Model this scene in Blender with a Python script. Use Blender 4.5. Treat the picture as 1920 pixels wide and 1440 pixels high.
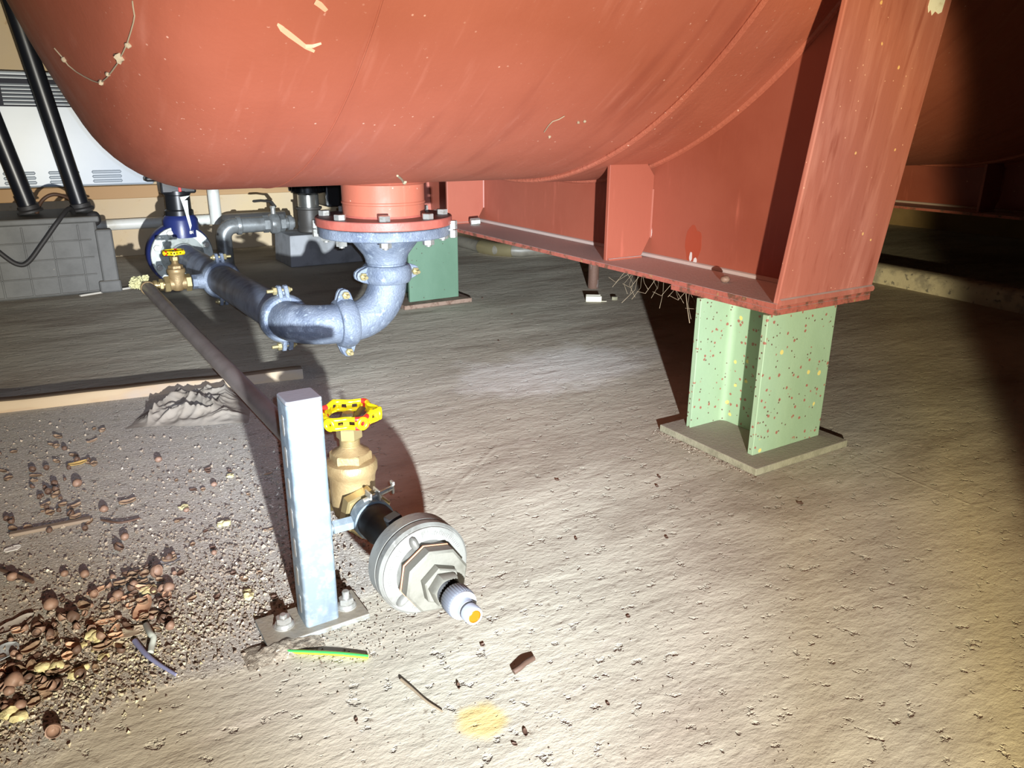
import bpy, bmesh, math, random
from math import sin, cos, pi, radians, sqrt
from mathutils import Vector, Matrix, noise
from mathutils.bvhtree import BVHTree

for _o in list(bpy.data.objects):
    bpy.data.objects.remove(_o, do_unlink=True)
SC = bpy.context.scene
COL = SC.collection
random.seed(7)

# ------------------------------------------------------------------ camera
# world: x runs along the tank, y across it (away from the viewer), z up, metres
CAM = Vector((-1.3032, -1.0587, 0.72))
F_PX, PITCH, ROLL = 1432.0, radians(18.64), radians(0.35)
_f0 = Vector((0.5295, 0.8483, 0.0)).normalized()
_r0 = Vector((_f0.y, -_f0.x, 0.0))
FWD = _f0 * cos(PITCH) + Vector((0, 0, -sin(PITCH)))
_u0 = _r0.cross(FWD)
RGT = _r0 * cos(ROLL) + _u0 * sin(ROLL)
UPV = _u0 * cos(ROLL) - _r0 * sin(ROLL)
cam_data = bpy.data.cameras.new('camera')
cam = bpy.data.objects.new('camera', cam_data)
COL.objects.link(cam)
cam.matrix_world = Matrix(((RGT.x, UPV.x, -FWD.x, CAM.x), (RGT.y, UPV.y, -FWD.y, CAM.y), (RGT.z, UPV.z, -FWD.z, CAM.z), (0, 0, 0, 1)))
cam_data.sensor_width = 36.0
cam_data.lens = F_PX / 1920.0 * 36.0
cam_data.clip_start = 0.02
SC.camera = cam

# ------------------------------------------------------------------ light
SC.view_settings.view_transform = 'Standard'
SC.view_settings.look = 'None'
SC.view_settings.gamma = 1.0
SC.view_settings.use_curve_mapping = False
SC.view_settings.exposure = -0.33
world = bpy.data.worlds.new('world')
SC.world = world
world.use_nodes = True
_bg = world.node_tree.nodes['Background']
_bg.inputs['Color'].default_value = (1.0, 0.84, 0.66, 1)
_bg.inputs['Strength'].default_value = 0.022

# hand torch held low and to the right of the viewer: bluish hot core, yellow rim
def torch(name, loc, direction, half_deg, power, stops, radius=0.012):
    ld = bpy.data.lights.new(name, 'SPOT')
    ob = bpy.data.objects.new(name, ld)
    COL.objects.link(ob)
    ob.location = loc
    ob.rotation_euler = Vector(direction).to_track_quat('-Z', 'Y').to_euler()
    ld.energy = power
    ld.spot_size = radians(half_deg * 2)
    ld.spot_blend = 0.12
    ld.shadow_soft_size = radius
    ld.use_nodes = True
    nt = ld.node_tree
    n, l = nt.nodes, nt.links
    em = [x for x in n if x.type == 'EMISSION'][0]
    tc = n.new('ShaderNodeTexCoord')
    sp = n.new('ShaderNodeSeparateXYZ')
    l.new(tc.outputs['Normal'], sp.inputs[0])
    ab = n.new('ShaderNodeMath'); ab.operation = 'ABSOLUTE'
    l.new(sp.outputs['Z'], ab.inputs[0])
    ac = n.new('ShaderNodeMath'); ac.operation = 'ARCCOSINE'
    l.new(ab.outputs[0], ac.inputs[0])
    dv = n.new('ShaderNodeMath'); dv.operation = 'DIVIDE'
    l.new(ac.outputs[0], dv.inputs[0]); dv.inputs[1].default_value = radians(half_deg)
    rp = n.new('ShaderNodeValToRGB')
    l.new(dv.outputs[0], rp.inputs[0])
    els = rp.color_ramp.elements
    while len(els) > 1:
        els.remove(els[-1])
    els[0].position = stops[0][0]
    els[0].color = (*[stops[0][2] * c for c in stops[0][1]], 1)
    for p, c, s in stops[1:]:
        e = els.new(p)
        e.color = (*[s * k for k in c], 1)
    l.new(rp.outputs[0], em.inputs['Color'])
    # collimated beam: falls off more slowly than a bare bulb
    fo = n.new('ShaderNodeLightFalloff')
    fo.inputs['Strength'].default_value = 1.0
    l.new(fo.outputs['Linear'], em.inputs['Strength'])
    return ob

BLUE, WHITE, WARM, YEL = (0.84, 0.93, 1.0), (0.96, 0.98, 1.0), (1.0, 0.94, 0.78), (1.0, 0.86, 0.50)
torch('hand_torch', (-1.25, -1.45, 0.455), (sin(radians(20)), cos(radians(20)), -0.150), 38, 480,
      [(0.0, BLUE, 1.0), (0.28, BLUE, 1.0), (0.44, WHITE, 0.62), (0.60, WARM, 0.38), (0.74, WARM, 0.34), (0.87, YEL, 0.36), (0.95, YEL, 0.26), (1.0, YEL, 0.04)])
# added weak bluish fill right beside the lens, lifts the shade on the pipework
fd = bpy.data.lights.new('pipework_fill', 'SPOT')
fo_ = bpy.data.objects.new('pipework_fill', fd)
COL.objects.link(fo_)
fo_.location = CAM + UPV * 0.012 + RGT * 0.012
fo_.rotation_euler = (Vector((-0.85, 2.0, 0.12)) - CAM).to_track_quat('-Z', 'Y').to_euler()
fd.energy = 190; fd.color = (0.66, 0.78, 1.0); fd.spot_size = radians(46); fd.spot_blend = 1.0; fd.shadow_soft_size = 0.004

# ------------------------------------------------------------------ helpers
def pixel_ray(x, y):
    return (RGT * ((x - 960) / F_PX) - UPV * ((y - 720) / F_PX) + FWD)

def fl(x, y, z=0.0):
    d = pixel_ray(x, y)
    return CAM + d * ((z - CAM.z) / d.z)

def tag(o, label=None, cat=None, group=None, kind=None):
    if label: o['label'] = label
    if cat: o['category'] = cat
    if group: o['group'] = group
    if kind: o['kind'] = kind
    return o

def empty(name, loc, label, cat, group=None):
    o = bpy.data.objects.new(name, None)
    o.empty_display_size = 0.05
    o.location = loc
    COL.objects.link(o)
    return tag(o, label, cat, group)

def root_of(o):
    while o.parent: o = o.parent
    return o

def frame(axis, up=None):
    a = Vector(axis).normalized()
    h = Vector(up) if up is not None else (Vector((0, 0, 1)) if abs(a.z) < 0.9 else Vector((1, 0, 0)))
    u = (h - a * h.dot(a)).normalized()
    return a, u, a.cross(u)

class MB:
    """collects shapes; build() links them as one mesh object"""
    def __init__(self, M=None):
        self.v, self.f, self.mi = [], [], []
        self.M, self.cur = M, 0
    def add(self, vs, fs):
        n = len(self.v)
        self.v += [Vector(p) for p in vs]
        self.f += [tuple(i + n for i in f) for f in fs]
        self.mi += [self.cur] * len(fs)
        return self
    def box(self, lo, hi):
        (a, b, c), (d, e, g) = lo, hi
        return self.add([(a, b, c), (d, b, c), (d, e, c), (a, e, c), (a, b, g), (d, b, g), (d, e, g), (a, e, g)],
                        [(0, 3, 2, 1), (4, 5, 6, 7), (0, 1, 5, 4), (1, 2, 6, 5), (2, 3, 7, 6), (3, 0, 4, 7)])
    def obox(self, c, ax, ay, az, sx, sy, sz):
        c, ax, ay, az = Vector(c), Vector(ax), Vector(ay), Vector(az)
        vs = [c + ax * (sx * i / 2) + ay * (sy * j / 2) + az * (sz * k / 2) for k in (-1, 1) for (i, j) in ((-1, -1), (1, -1), (1, 1), (-1, 1))]
        return self.add(vs, [(0, 3, 2, 1), (4, 5, 6, 7), (0, 1, 5, 4), (1, 2, 6, 5), (2, 3, 7, 6), (3, 0, 4, 7)])
    def lathe(self, prof, o, axis, seg=48, up=None, arc=None, caps=True):
        """prof: list of (radius, distance along the axis)"""
        a, u, w = frame(axis, up)
        o = Vector(o)
        vs, fs, full = [], [], arc is None
        t0, t1 = (0, 2 * pi) if full else arc
        n = seg if full else seg + 1
        for r, t in prof:
            for i in range(n):
                th = t0 + (t1 - t0) * i / seg
                vs.append(o + a * t + (u * cos(th) + w * sin(th)) * max(r, 1e-5))
        for k in range(len(prof) - 1):
            for i in range(seg):
                j = (i + 1) % n
                fs.append((k * n + i, k * n + j, (k + 1) * n + j, (k + 1) * n + i))
        if caps and full:
            if prof[0][0] > 1e-4: fs.append(tuple(reversed(range(n))))
            if prof[-1][0] > 1e-4: fs.append(tuple((len(prof) - 1) * n + i for i in range(n)))
        return self.add(vs, fs)
    def cyl(self, p0, p1, r0, r1=None, seg=24, ch=0.0):
        p0, p1 = Vector(p0), Vector(p1)
        r1 = r0 if r1 is None else r1
        L = (p1 - p0).length
        pr = [(r0 - ch, 0), (r0, ch), (r1, L - ch), (r1 - ch, L)] if ch else [(r0, 0), (r1, L)]
        return self.lathe(pr, p0, p1 - p0, seg)
    def hexa(self, p0, p1, r, ch=0.0012, rot=0.0):
        p0, p1 = Vector(p0), Vector(p1)
        a, u, w = frame(p1 - p0)
        L = (p1 - p0).length
        return self.lathe([(r - ch, 0), (r, ch), (r, L - ch), (r - ch, L)], p0, a, 6, up=u * cos(rot) + w * sin(rot))
    def tube(self, pts, r, seg=10, closed=False, flat=1.0, up=None):
        pts = [Vector(p) for p in pts]
        n = len(pts)
        rr = r if isinstance(r, (list, tuple)) else [r] * n
        vs, fs = [], []
        prev = None
        for i, p in enumerate(pts):
            if closed: t = pts[(i + 1) % n] - pts[i - 1]
            else: t = pts[min(i + 1, n - 1)] - pts[max(i - 1, 0)]
            t.normalize()
            if prev is None:
                _, u, w = frame(t, up)
            else:
                u = (prev - t * prev.dot(t)).normalized(); w = t.cross(u)
            prev = u
            for k in range(seg):
                th = 2 * pi * k / seg
                vs.append(p + u * (cos(th) * rr[i]) + w * (sin(th) * rr[i] * flat))
        m = n if closed else n - 1
        for i in range(m):
            b0, b1 = i * seg, ((i + 1) % n) * seg
            for k in range(seg):
                j = (k + 1) % seg
                fs.append((b0 + k, b0 + j, b1 + j, b1 + k))
        if not closed:
            fs.append(tuple(reversed(range(seg)))); fs.append(tuple((n - 1) * seg + k for k in range(seg)))
        return self.add(vs, fs)
    def prism(self, poly, o, ex, ey, ez, t):
        """polygon in (ex, ey), pushed t along ez"""
        o, ex, ey, ez = Vector(o), Vector(ex), Vector(ey), Vector(ez)
        n = len(poly)
        vs = [o + ex * p[0] + ey * p[1] for p in poly] + [o + ex * p[0] + ey * p[1] + ez * t for p in poly]
        fs = [tuple(reversed(range(n))), tuple(range(n, 2 * n))] + [(i, (i + 1) % n, (i + 1) % n + n, i + n) for i in range(n)]
        return self.add(vs, fs)
    def blob(self, c, rad, sub=2, amp=0.2, freq=1.5, seed=0.0, rot=None):
        bm = bmesh.new()
        bmesh.ops.create_icosphere(bm, subdivisions=sub, radius=1.0)
        vs = []
        R = rot or Matrix.Identity(3)
        for v in bm.verts:
            d = v.co.normalized()
            k = 1 + amp * noise.noise(d * freq + Vector((seed, seed * 1.7, -seed)))
            vs.append(Vector(c) + R @ Vector((d.x * rad[0] * k, d.y * rad[1] * k, d.z * rad[2] * k)))
        fs = [tuple(v.index for v in f.verts) for f in bm.faces]
        bm.free()
        return self.add(vs, fs)
    def build(self, name, m, parent=None, smooth=35, bevel=0.0, recalc=True, bseg=2):
        me = bpy.data.meshes.new(name)
        o = bpy.data.objects.new(name, me)
        vs = self.v if self.M is None else [self.M @ p for p in self.v]
        off = root_of(parent).location if parent is not None else Vector((0, 0, 0))
        me.from_pydata([p - off for p in vs], [], self.f)
        ms = m if isinstance(m, (list, tuple)) else [m]
        for k in ms: me.materials.append(k)
        if len(ms) > 1:
            me.polygons.foreach_set('material_index', self.mi)
        if recalc:
            bm = bmesh.new(); bm.from_mesh(me)
            bmesh.ops.recalc_face_normals(bm, faces=bm.faces)
            bm.to_mesh(me); bm.free()
        if smooth:
            me.polygons.foreach_set('use_smooth', [True] * len(me.polygons))
            me.set_sharp_from_angle(angle=radians(smooth))
        me.update()
        COL.objects.link(o)
        if parent is not None: o.parent = parent
        if bevel:
            b = o.modifiers.new('bevel', 'BEVEL')
            b.width = bevel; b.segments = bseg; b.limit_method = 'ANGLE'; b.angle_limit = radians(40)
            b.harden_normals = False
        return o

def recentre(o):
    """move a lone mesh thing's origin to the middle of its base"""
    me = o.data
    xs = [v.co for v in me.vertices]
    c = Vector((sum(p.x for p in xs) / len(xs), sum(p.y for p in xs) / len(xs), min(p.z for p in xs)))
    me.transform(Matrix.Translation(-c)); o.location = c
    return o

# ------------------------------------------------------------------ materials
def srgb(r, g, b):
    f = lambda c: (c / 255 / 12.92) if c <= 10 else ((c / 255 + 0.055) / 1.055) ** 2.4
    return (f(r), f(g), f(b))

class NT:
    def __init__(self, name):
        self.m = bpy.data.materials.new(name); self.m.use_nodes = True
        self.t = self.m.node_tree; self.n = self.t.nodes; self.l = self.t.links
        self.b = [x for x in self.n if x.type == 'BSDF_PRINCIPLED'][0]
        self.tc = self.n.new('ShaderNodeTexCoord')
    def pos(self, scale=(1, 1, 1), rot=(0, 0, 0), src='Object'):
        mp = self.n.new('ShaderNodeMapping')
        mp.inputs['Scale'].default_value = scale; mp.inputs['Rotation'].default_value = rot
        self.l.new(self.tc.outputs[src], mp.inputs[0])
        return mp.outputs[0]
    def noise(self, scale, stretch=(1, 1, 1), detail=4, rough=0.6, rot=(0, 0, 0), dist=0.0):
        x = self.n.new('ShaderNodeTexNoise')
        x.inputs['Scale'].default_value = scale; x.inputs['Detail'].default_value = detail
        x.inputs['Roughness'].default_value = rough; x.inputs['Distortion'].default_value = dist
        self.l.new(self.pos(stretch, rot), x.inputs['Vector'])
        return x.outputs[0]
    def vor(self, scale, stretch=(1, 1, 1), feature='F1', out='Distance', rot=(0, 0, 0)):
        x = self.n.new('ShaderNodeTexVoronoi'); x.feature = feature
        x.inputs['Scale'].default_value = scale
        self.l.new(self.pos(stretch, rot), x.inputs['Vector'])
        return x.outputs[out]
    def rng(self, v, a, b, c=0.0, d=1.0):
        x = self.n.new('ShaderNodeMapRange'); x.interpolation_type = 'SMOOTHSTEP'
        self.l.new(v, x.inputs[0])
        for i, k in zip((1, 2, 3, 4), (a, b, c, d)): x.inputs[i].default_value = k
        return x.outputs[0]
    def math(self, op, a, b=0.0):
        x = self.n.new('ShaderNodeMath'); x.operation = op
        for i, k in enumerate((a, b)):
            if isinstance(k, (int, float)): x.inputs[i].default_value = k
            else: self.l.new(k, x.inputs[i])
        return x.outputs[0]
    def mix(self, fac, a, b, mode='MIX'):
        x = self.n.new('ShaderNodeMix'); x.data_type = 'RGBA'; x.blend_type = mode
        for i, k in ((0, fac), (6, a), (7, b)):
            if isinstance(k, (int, float)): x.inputs[i].default_value = k
            elif isinstance(k, tuple): x.inputs[i].default_value = (*k[:3], 1)
            else: self.l.new(k, x.inputs[i])
        return x.outputs[2]
    def bump(self, h, strength, dist, normal=None):
        x = self.n.new('ShaderNodeBump')
        x.inputs['Strength'].default_value = strength; x.inputs['Distance'].default_value = dist
        self.l.new(h, x.inputs['Height'])
        if normal is not None: self.l.new(normal, x.inputs['Normal'])
        return x.outputs[0]
    def up_facing(self, lo=0.5, hi=0.95):
        g = self.n.new('ShaderNodeNewGeometry'); s = self.n.new('ShaderNodeSeparateXYZ')
        self.l.new(g.outputs['Normal'], s.inputs[0])
        return self.rng(s.outputs['Z'], lo, hi)
    def done(self, col, rough, metal=0.0, normal=None, spec=0.5):
        for nm, k in (('Base Color', col), ('Roughness', rough), ('Metallic', metal), ('Specular IOR Level', spec)):
            s = self.b.inputs[nm]
            if isinstance(k, (int, float)): s.default_value = k
            elif isinstance(k, tuple): s.default_value = (*k[:3], 1)
            else: self.l.new(k, s)
        if normal is not None: self.l.new(normal, self.b.inputs['Normal'])
        return self.m

def mat(name, col, rough=0.5, metal=0.0, var=(), spots=(), bumps=(), dust=None, spec=0.5):
    """var: (noise scale, stretch, colour, lo, hi); spots: (voronoi scale, radius, colour, share); bumps: (scale, stretch, strength, distance)"""
    t = NT(name)
    c = col
    for sc, st, c2, lo, hi in var:
        c = t.mix(t.rng(t.noise(sc, st), lo, hi), c, c2)
    for sc, rad, c2, share in spots:
        d = t.vor(sc)
        x = t.n.new('ShaderNodeSeparateColor')
        t.l.new(t.vor(sc, out='Color'), x.inputs[0])
        keep = t.rng(x.outputs[0], 1 - share - 0.01, 1 - share + 0.01)
        wob = t.math('ADD', d, t.math('MULTIPLY', t.math('SUBTRACT', t.noise(sc * 3), 0.5), rad * 1.6))
        c = t.mix(t.math('MULTIPLY', t.rng(wob, rad * 0.7, rad, 1, 0), keep), c, c2)
    if dust:
        g = t.up_facing(0.6, 0.95)
        k = t.math('MULTIPLY', g, t.rng(t.noise(30), 0.25, 0.6, dust[1] * 0.7, dust[1]))
        c = t.mix(k, c, dust[0])
    nrm = None
    for sc, st, s, dist in bumps:
        nrm = t.bump(t.noise(sc, st, detail=6), s, dist, nrm)
    return t.done(c, rough, metal, nrm, spec)

DUST = srgb(192, 182, 178)
RED = srgb(156, 85, 65)

def tank_paint(name, rough_bump=0.12, specks=1.0):
    t = NT(name)
    # unrolled coordinates: along the tank, round the tank
    sp = t.n.new('ShaderNodeSeparateXYZ'); t.l.new(t.tc.outputs['Object'], sp.inputs[0])
    an = t.math('ARCTAN2', sp.outputs['Y'], t.math('SUBTRACT', TZ0, sp.outputs['Z']))
    cb = t.n.new('ShaderNodeCombineXYZ')
    t.l.new(sp.outputs['X'], cb.inputs[0]); t.l.new(t.math('MULTIPLY', an, 1.28), cb.inputs[1])
    def nz(scale, sx, sy, detail=5):
        x = t.n.new('ShaderNodeTexNoise'); x.inputs['Scale'].default_value = scale; x.inputs['Detail'].default_value = detail
        mp = t.n.new('ShaderNodeMapping'); mp.inputs['Scale'].default_value = (sx, sy, 1)
        t.l.new(cb.outputs[0], mp.inputs[0]); t.l.new(mp.outputs[0], x.inputs['Vector'])
        return x.outputs[0]
    c = t.mix(t.rng(t.noise(1.6), 0.35, 0.7), RED, srgb(166, 94, 74))
    c = t.mix(t.rng(nz(16, 1.0, 0.12), 0.5, 0.75, 0, 0.6), c, srgb(138, 70, 54))
    c = t.mix(t.rng(nz(44, 1.0, 0.10), 0.55, 0.8, 0, 0.45), c, srgb(180, 114, 96))
    sk = t.rng(t.noise(120, (1, 1, 1), detail=3), 0.68, 0.75, 0, 0.75 * specks)
    c = t.mix(t.math('MULTIPLY', sk, t.rng(t.noise(5), 0.42, 0.62)), c, srgb(212, 168, 150))
    sc = t.rng(t.vor(30, (1, 1, 1)), 0.03, 0.08, 0.8 * specks, 0)
    c = t.mix(t.math('MULTIPLY', sc, t.rng(t.noise(3.1), 0.42, 0.6)), c, srgb(222, 182, 162))
    n = t.bump(nz(50, 1.0, 0.15), 0.10, 0.004)
    n = t.bump(t.noise(90, detail=4), rough_bump, 0.003, n)
    return t.done(c, t.rng(t.noise(14), 0.3, 0.7, 0.46, 0.62), 0.0, n, 0.32)
TZ0 = 1.848
M_TANK = tank_paint('red_oxide_tank_paint')
M_WELD = tank_paint('red_oxide_weld_paint', 0.9, 1.6)
M_PAD = tank_paint('red_oxide_pad_paint', 0.35, 1.6)
M_SADDLE = mat('red_oxide_saddle_paint', srgb(146, 78, 60), 0.5, 0,
               var=[(3, (1, 1, 1), srgb(138, 70, 53), 0.4, 0.7), (30, (1, 1, 0.15), srgb(172, 94, 76), 0.6, 0.85)],
               spots=[(24, 0.06, srgb(222, 170, 130), 0.3)], bumps=[(70, (1, 1, 0.4), 0.12, 0.003)], dust=(DUST, 0.9))
M_END = mat('red_oxide_streaked_paint', srgb(168, 100, 86), 0.5, 0,
            var=[(22, (1, 1, 0.05), srgb(186, 120, 106), 0.45, 0.7), (46, (1, 1, 0.05), srgb(152, 84, 70), 0.55, 0.75)],
            spots=[(30, 0.12, srgb(228, 180, 120), 0.35), (75, 0.12, srgb(230, 176, 150), 0.25)],
            bumps=[(60, (1, 1, 0.1), 0.2, 0.003)], dust=(DUST, 0.8))
M_FLEDGE = mat('rusty_red_edge', srgb(156, 84, 70), 0.7, 0,
               var=[(40, (1, 1, 1), srgb(96, 64, 48), 0.45, 0.65), (90, (1, 1, 1), srgb(150, 120, 78), 0.6, 0.75)],
               bumps=[(120, (1, 1, 1), 0.3, 0.003)], dust=(DUST, 1.3))
M_DUSTY = mat('dusty_weld', srgb(172, 154, 146), 0.8)
M_PATCH = mat('dark_red_paint_patch', srgb(148, 64, 42), 0.45)
M_PALE = mat('pale_grey_splash', srgb(190, 184, 180), 0.6)
M_GREEN = mat('green_paint', srgb(146, 170, 138), 0.6, 0,
              var=[(5, (1, 1, 0.5), srgb(136, 160, 128), 0.4, 0.7), (26, (1, 1, 1), srgb(146, 96, 76), 0.70, 0.74)],
              spots=[(58, 0.24, srgb(146, 92, 76), 0.62), (88, 0.22, srgb(92, 66, 52), 0.30), (22, 0.14, srgb(206, 190, 110), 0.30), (12, 0.10, srgb(160, 120, 104), 0.4)],
              bumps=[(80, (1, 1, 1), 0.18, 0.003)])
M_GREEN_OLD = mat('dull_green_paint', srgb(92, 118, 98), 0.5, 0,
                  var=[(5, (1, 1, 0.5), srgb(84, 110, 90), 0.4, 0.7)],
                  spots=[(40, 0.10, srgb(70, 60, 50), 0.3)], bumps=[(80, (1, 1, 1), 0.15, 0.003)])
M_PLATE = mat('dusty_base_plate', srgb(142, 138, 116), 0.8, 0,
              var=[(30, (1, 1, 1), srgb(120, 116, 96), 0.4, 0.7)], bumps=[(150, (1, 1, 1), 0.35, 0.004)], dust=(srgb(140, 130, 118), 0.9))
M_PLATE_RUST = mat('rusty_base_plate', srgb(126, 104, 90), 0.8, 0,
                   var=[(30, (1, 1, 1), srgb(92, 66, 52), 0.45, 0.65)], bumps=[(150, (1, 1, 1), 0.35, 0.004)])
M_CAST = mat('zinc_cast_iron', srgb(122, 130, 144), 0.5, 0.2,
             var=[(14, (1, 1, 1), srgb(98, 107, 124), 0.42, 0.66), (60, (1, 1, 1), srgb(150, 160, 172), 0.56, 0.72), (9, (1, 1, 1), srgb(144, 152, 166), 0.55, 0.7)],
             bumps=[(180, (1, 1, 1), 0.6, 0.004), (40, (1, 1, 1), 0.2, 0.004)])
M_PIPE = mat('dull_grey_pipe', srgb(140, 148, 166), 0.5, 0.1,
             var=[(10, (1, 1, 1), srgb(96, 100, 112), 0.4, 0.7)], bumps=[(160, (1, 1, 1), 0.1, 0.002)])
M_GALV = mat('galvanised_steel', srgb(118, 129, 137), 0.5, 0.3,
             var=[(60, (1, 1, 1), srgb(146, 157, 164), 0.45, 0.7), (18, (1, 1, 0.4), srgb(102, 115, 128), 0.5, 0.75)],
             bumps=[(200, (1, 1, 1), 0.12, 0.002)])
M_GALVCAP = mat('grey_cap', srgb(132, 130, 132), 0.6, 0.1, bumps=[(150, (1, 1, 1), 0.1, 0.002)])
M_BOLT = mat('zinc_plated_bolt', srgb(176, 174, 168), 0.32, 0.6, var=[(90, (1, 1, 1), srgb(150, 146, 136), 0.5, 0.7)])
M_YBOLT = mat('yellow_passivated_bolt', srgb(188, 172, 126), 0.32, 0.6)
M_BRASS = mat('cast_brass', srgb(156, 132, 94), 0.45, 0.4,
              var=[(20, (1, 1, 1), srgb(132, 108, 74), 0.4, 0.7)], bumps=[(240, (1, 1, 1), 0.35, 0.0025)])
M_BRASS_HEX = mat('machined_brass', srgb(170, 150, 106), 0.32, 0.65, bumps=[(120, (1, 1, 1), 0.08, 0.002)])
M_YELLOW = mat('yellow_enamel', srgb(226, 196, 16), 0.32, 0.0)
M_REDEN = mat('red_enamel', srgb(206, 36, 30), 0.32, 0.0)
M_DARKSTEEL = mat('dark_spoke_steel', srgb(92, 74, 50), 0.5, 0.3)
M_RUBBER = mat('black_rubber', srgb(44, 42, 42), 0.6, 0.0, bumps=[(120, (1, 1, 1), 0.1, 0.002)])
M_BLACK = mat('black_plastic', srgb(26, 27, 30), 0.35, 0.0)
M_ALU = mat('cast_aluminium', srgb(136, 134, 128), 0.45, 0.35,
            var=[(16, (1, 1, 1), srgb(108, 104, 98), 0.45, 0.7), (70, (1, 1, 1), srgb(160, 158, 152), 0.6, 0.8)],
            bumps=[(160, (1, 1, 1), 0.22, 0.0025)])
M_ALUDULL = mat('dull_aluminium', srgb(120, 116, 106), 0.5, 0.3,
                var=[(22, (1, 1, 1), srgb(96, 92, 82), 0.45, 0.7)], bumps=[(160, (1, 1, 1), 0.18, 0.0025)])
M_COPPER = mat('copper_seal', srgb(196, 132, 98), 0.5, 0.2)
M_WHITEP = mat('white_plastic', srgb(156, 159, 170), 0.4, 0.0)
M_GREYP = mat('light_grey_plastic', srgb(106, 108, 116), 0.45, 0.0)
M_AMBER = mat('amber_plug', srgb(178, 84, 10), 0.25, 0.0)
M_PVCBROWN = mat('brown_grey_plastic_pipe', srgb(122, 112, 108), 0.42, 0.0,
                 var=[(12, (1, 1, 1), srgb(108, 98, 94), 0.4, 0.7)], bumps=[(140, (1, 1, 1), 0.06, 0.002)])
M_BIN = mat('grey_moulded_plastic', srgb(92, 92, 90), 0.6, 0.0,
            var=[(8, (1, 1, 1), srgb(78, 78, 76), 0.4, 0.7)], spots=[(26, 0.10, srgb(170, 160, 140), 0.06)],
            bumps=[(90, (1, 1, 1), 0.15, 0.003)], dust=(srgb(116, 106, 92), 0.7))
M_POLE = mat('black_pole', srgb(20, 22, 28), 0.35, 0.0, spots=[(40, 0.08, srgb(120, 120, 120), 0.12)])
M_CAB = mat('white_enamel', srgb(168, 177, 186), 0.35, 0.0, var=[(3, (1, 1, 1), srgb(160, 170, 180), 0.4, 0.7)])
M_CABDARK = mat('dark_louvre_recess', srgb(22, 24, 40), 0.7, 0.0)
M_WALL = mat('beige_wall', srgb(188, 168, 138), 0.85, 0.0,
             var=[(3, (1, 1, 1), srgb(190, 168, 132), 0.4, 0.7), (24, (1, 1, 1), srgb(170, 142, 108), 0.62, 0.78)],
             bumps=[(40, (1, 1, 1), 0.2, 0.006)])
M_WALLR = mat('brown_plaster', srgb(150, 124, 84), 0.85, 0.0, var=[(2, (0.3, 1, 1), srgb(120, 96, 62), 0.4, 0.7)], bumps=[(30, (1, 1, 1), 0.2, 0.006)])
M_TRIM = mat('brown_trim', srgb(168, 132, 90), 0.7, 0.0)
M_WPIPE = mat('white_wall_pipe', srgb(214, 214, 206), 0.45, 0.0, var=[(10, (1, 1, 1), srgb(190, 186, 172), 0.45, 0.7)])
M_BLUE = mat('blue_valve_enamel', srgb(36, 46, 98), 0.35, 0.0, bumps=[(120, (1, 1, 1), 0.1, 0.002)])
M_FLG = mat('pale_zinc_flange', srgb(190, 196, 190), 0.45, 0.2, var=[(30, (1, 1, 1), srgb(160, 166, 158), 0.45, 0.65)])
M_GALVPIPE = mat('galvanised_pipe', srgb(140, 142, 142), 0.36, 0.4, var=[(16, (1, 1, 1), srgb(112, 112, 110), 0.4, 0.7)], bumps=[(120, (1, 1, 1), 0.15, 0.003)])
M_STEEL = mat('stainless_steel', srgb(186, 184, 178), 0.22, 0.9)
M_PUMP = mat('dark_grey_casting', srgb(66, 62, 58), 0.5, 0.2, bumps=[(90, (1, 1, 1), 0.15, 0.003)])
M_BLOCK = mat('grey_concrete_block', srgb(150, 150, 152), 0.8, 0.0, var=[(12, (1, 1, 1), srgb(128, 128, 128), 0.4, 0.7)], bumps=[(90, (1, 1, 1), 0.25, 0.004)])
M_WOOD = mat('dusty_wood', srgb(160, 140, 112), 0.75, 0.0,
             var=[(16, (0.12, 1, 1), srgb(150, 124, 94), 0.45, 0.7), (6, (0.4, 1, 1), srgb(146, 134, 122), 0.5, 0.7)],
             bumps=[(70, (0.1, 1, 1), 0.3, 0.004)])
M_CLOTH = mat('grey_dusty_rag', srgb(132, 124, 114), 0.9, 0.0, var=[(14, (1, 1, 1), srgb(128, 118, 106), 0.4, 0.7)], bumps=[(160, (1, 1, 1), 0.25, 0.004)])
M_RUST = mat('rusty_iron', srgb(104, 78, 66), 0.7, 0.2, var=[(30, (1, 1, 0.4), srgb(150, 144, 140), 0.55, 0.7)], bumps=[(90, (1, 1, 1), 0.4, 0.004)])
M_OLDPVC = mat('old_grey_pvc', srgb(118, 112, 100), 0.45, 0.0, var=[(9, (1, 1, 1), srgb(98, 92, 82), 0.4, 0.7)])
M_OLDBRASS = mat('tarnished_metal_sleeve', srgb(140, 128, 96), 0.35, 0.5)
M_KERB = mat('pale_concrete_kerb', srgb(186, 178, 158), 0.85, 0.0,
             var=[(14, (1, 1, 1), srgb(150, 144, 132), 0.45, 0.65), (40, (1, 1, 1), srgb(118, 114, 108), 0.58, 0.7)], bumps=[(60, (1, 1, 1), 0.4, 0.006)])
M_NUT = mat('brown_nutshell', srgb(132, 104, 88), 0.6, 0.0, var=[(60, (1, 1, 1), srgb(96, 74, 62), 0.4, 0.7)], bumps=[(160, (1, 1, 1), 0.15, 0.002)])
M_NUTIN = mat('dark_nutshell', srgb(84, 62, 50), 0.65, 0.0, bumps=[(160, (1, 1, 1), 0.15, 0.002)])
M_LEAF = mat('dry_leaf', srgb(136, 112, 90), 0.75, 0.0, var=[(50, (1, 1, 1), srgb(96, 76, 60), 0.4, 0.7)])
M_CHIP = mat('wood_chip', srgb(196, 158, 130), 0.7, 0.0, var=[(40, (0.3, 1, 1), srgb(170, 130, 104), 0.4, 0.7)])
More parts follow.
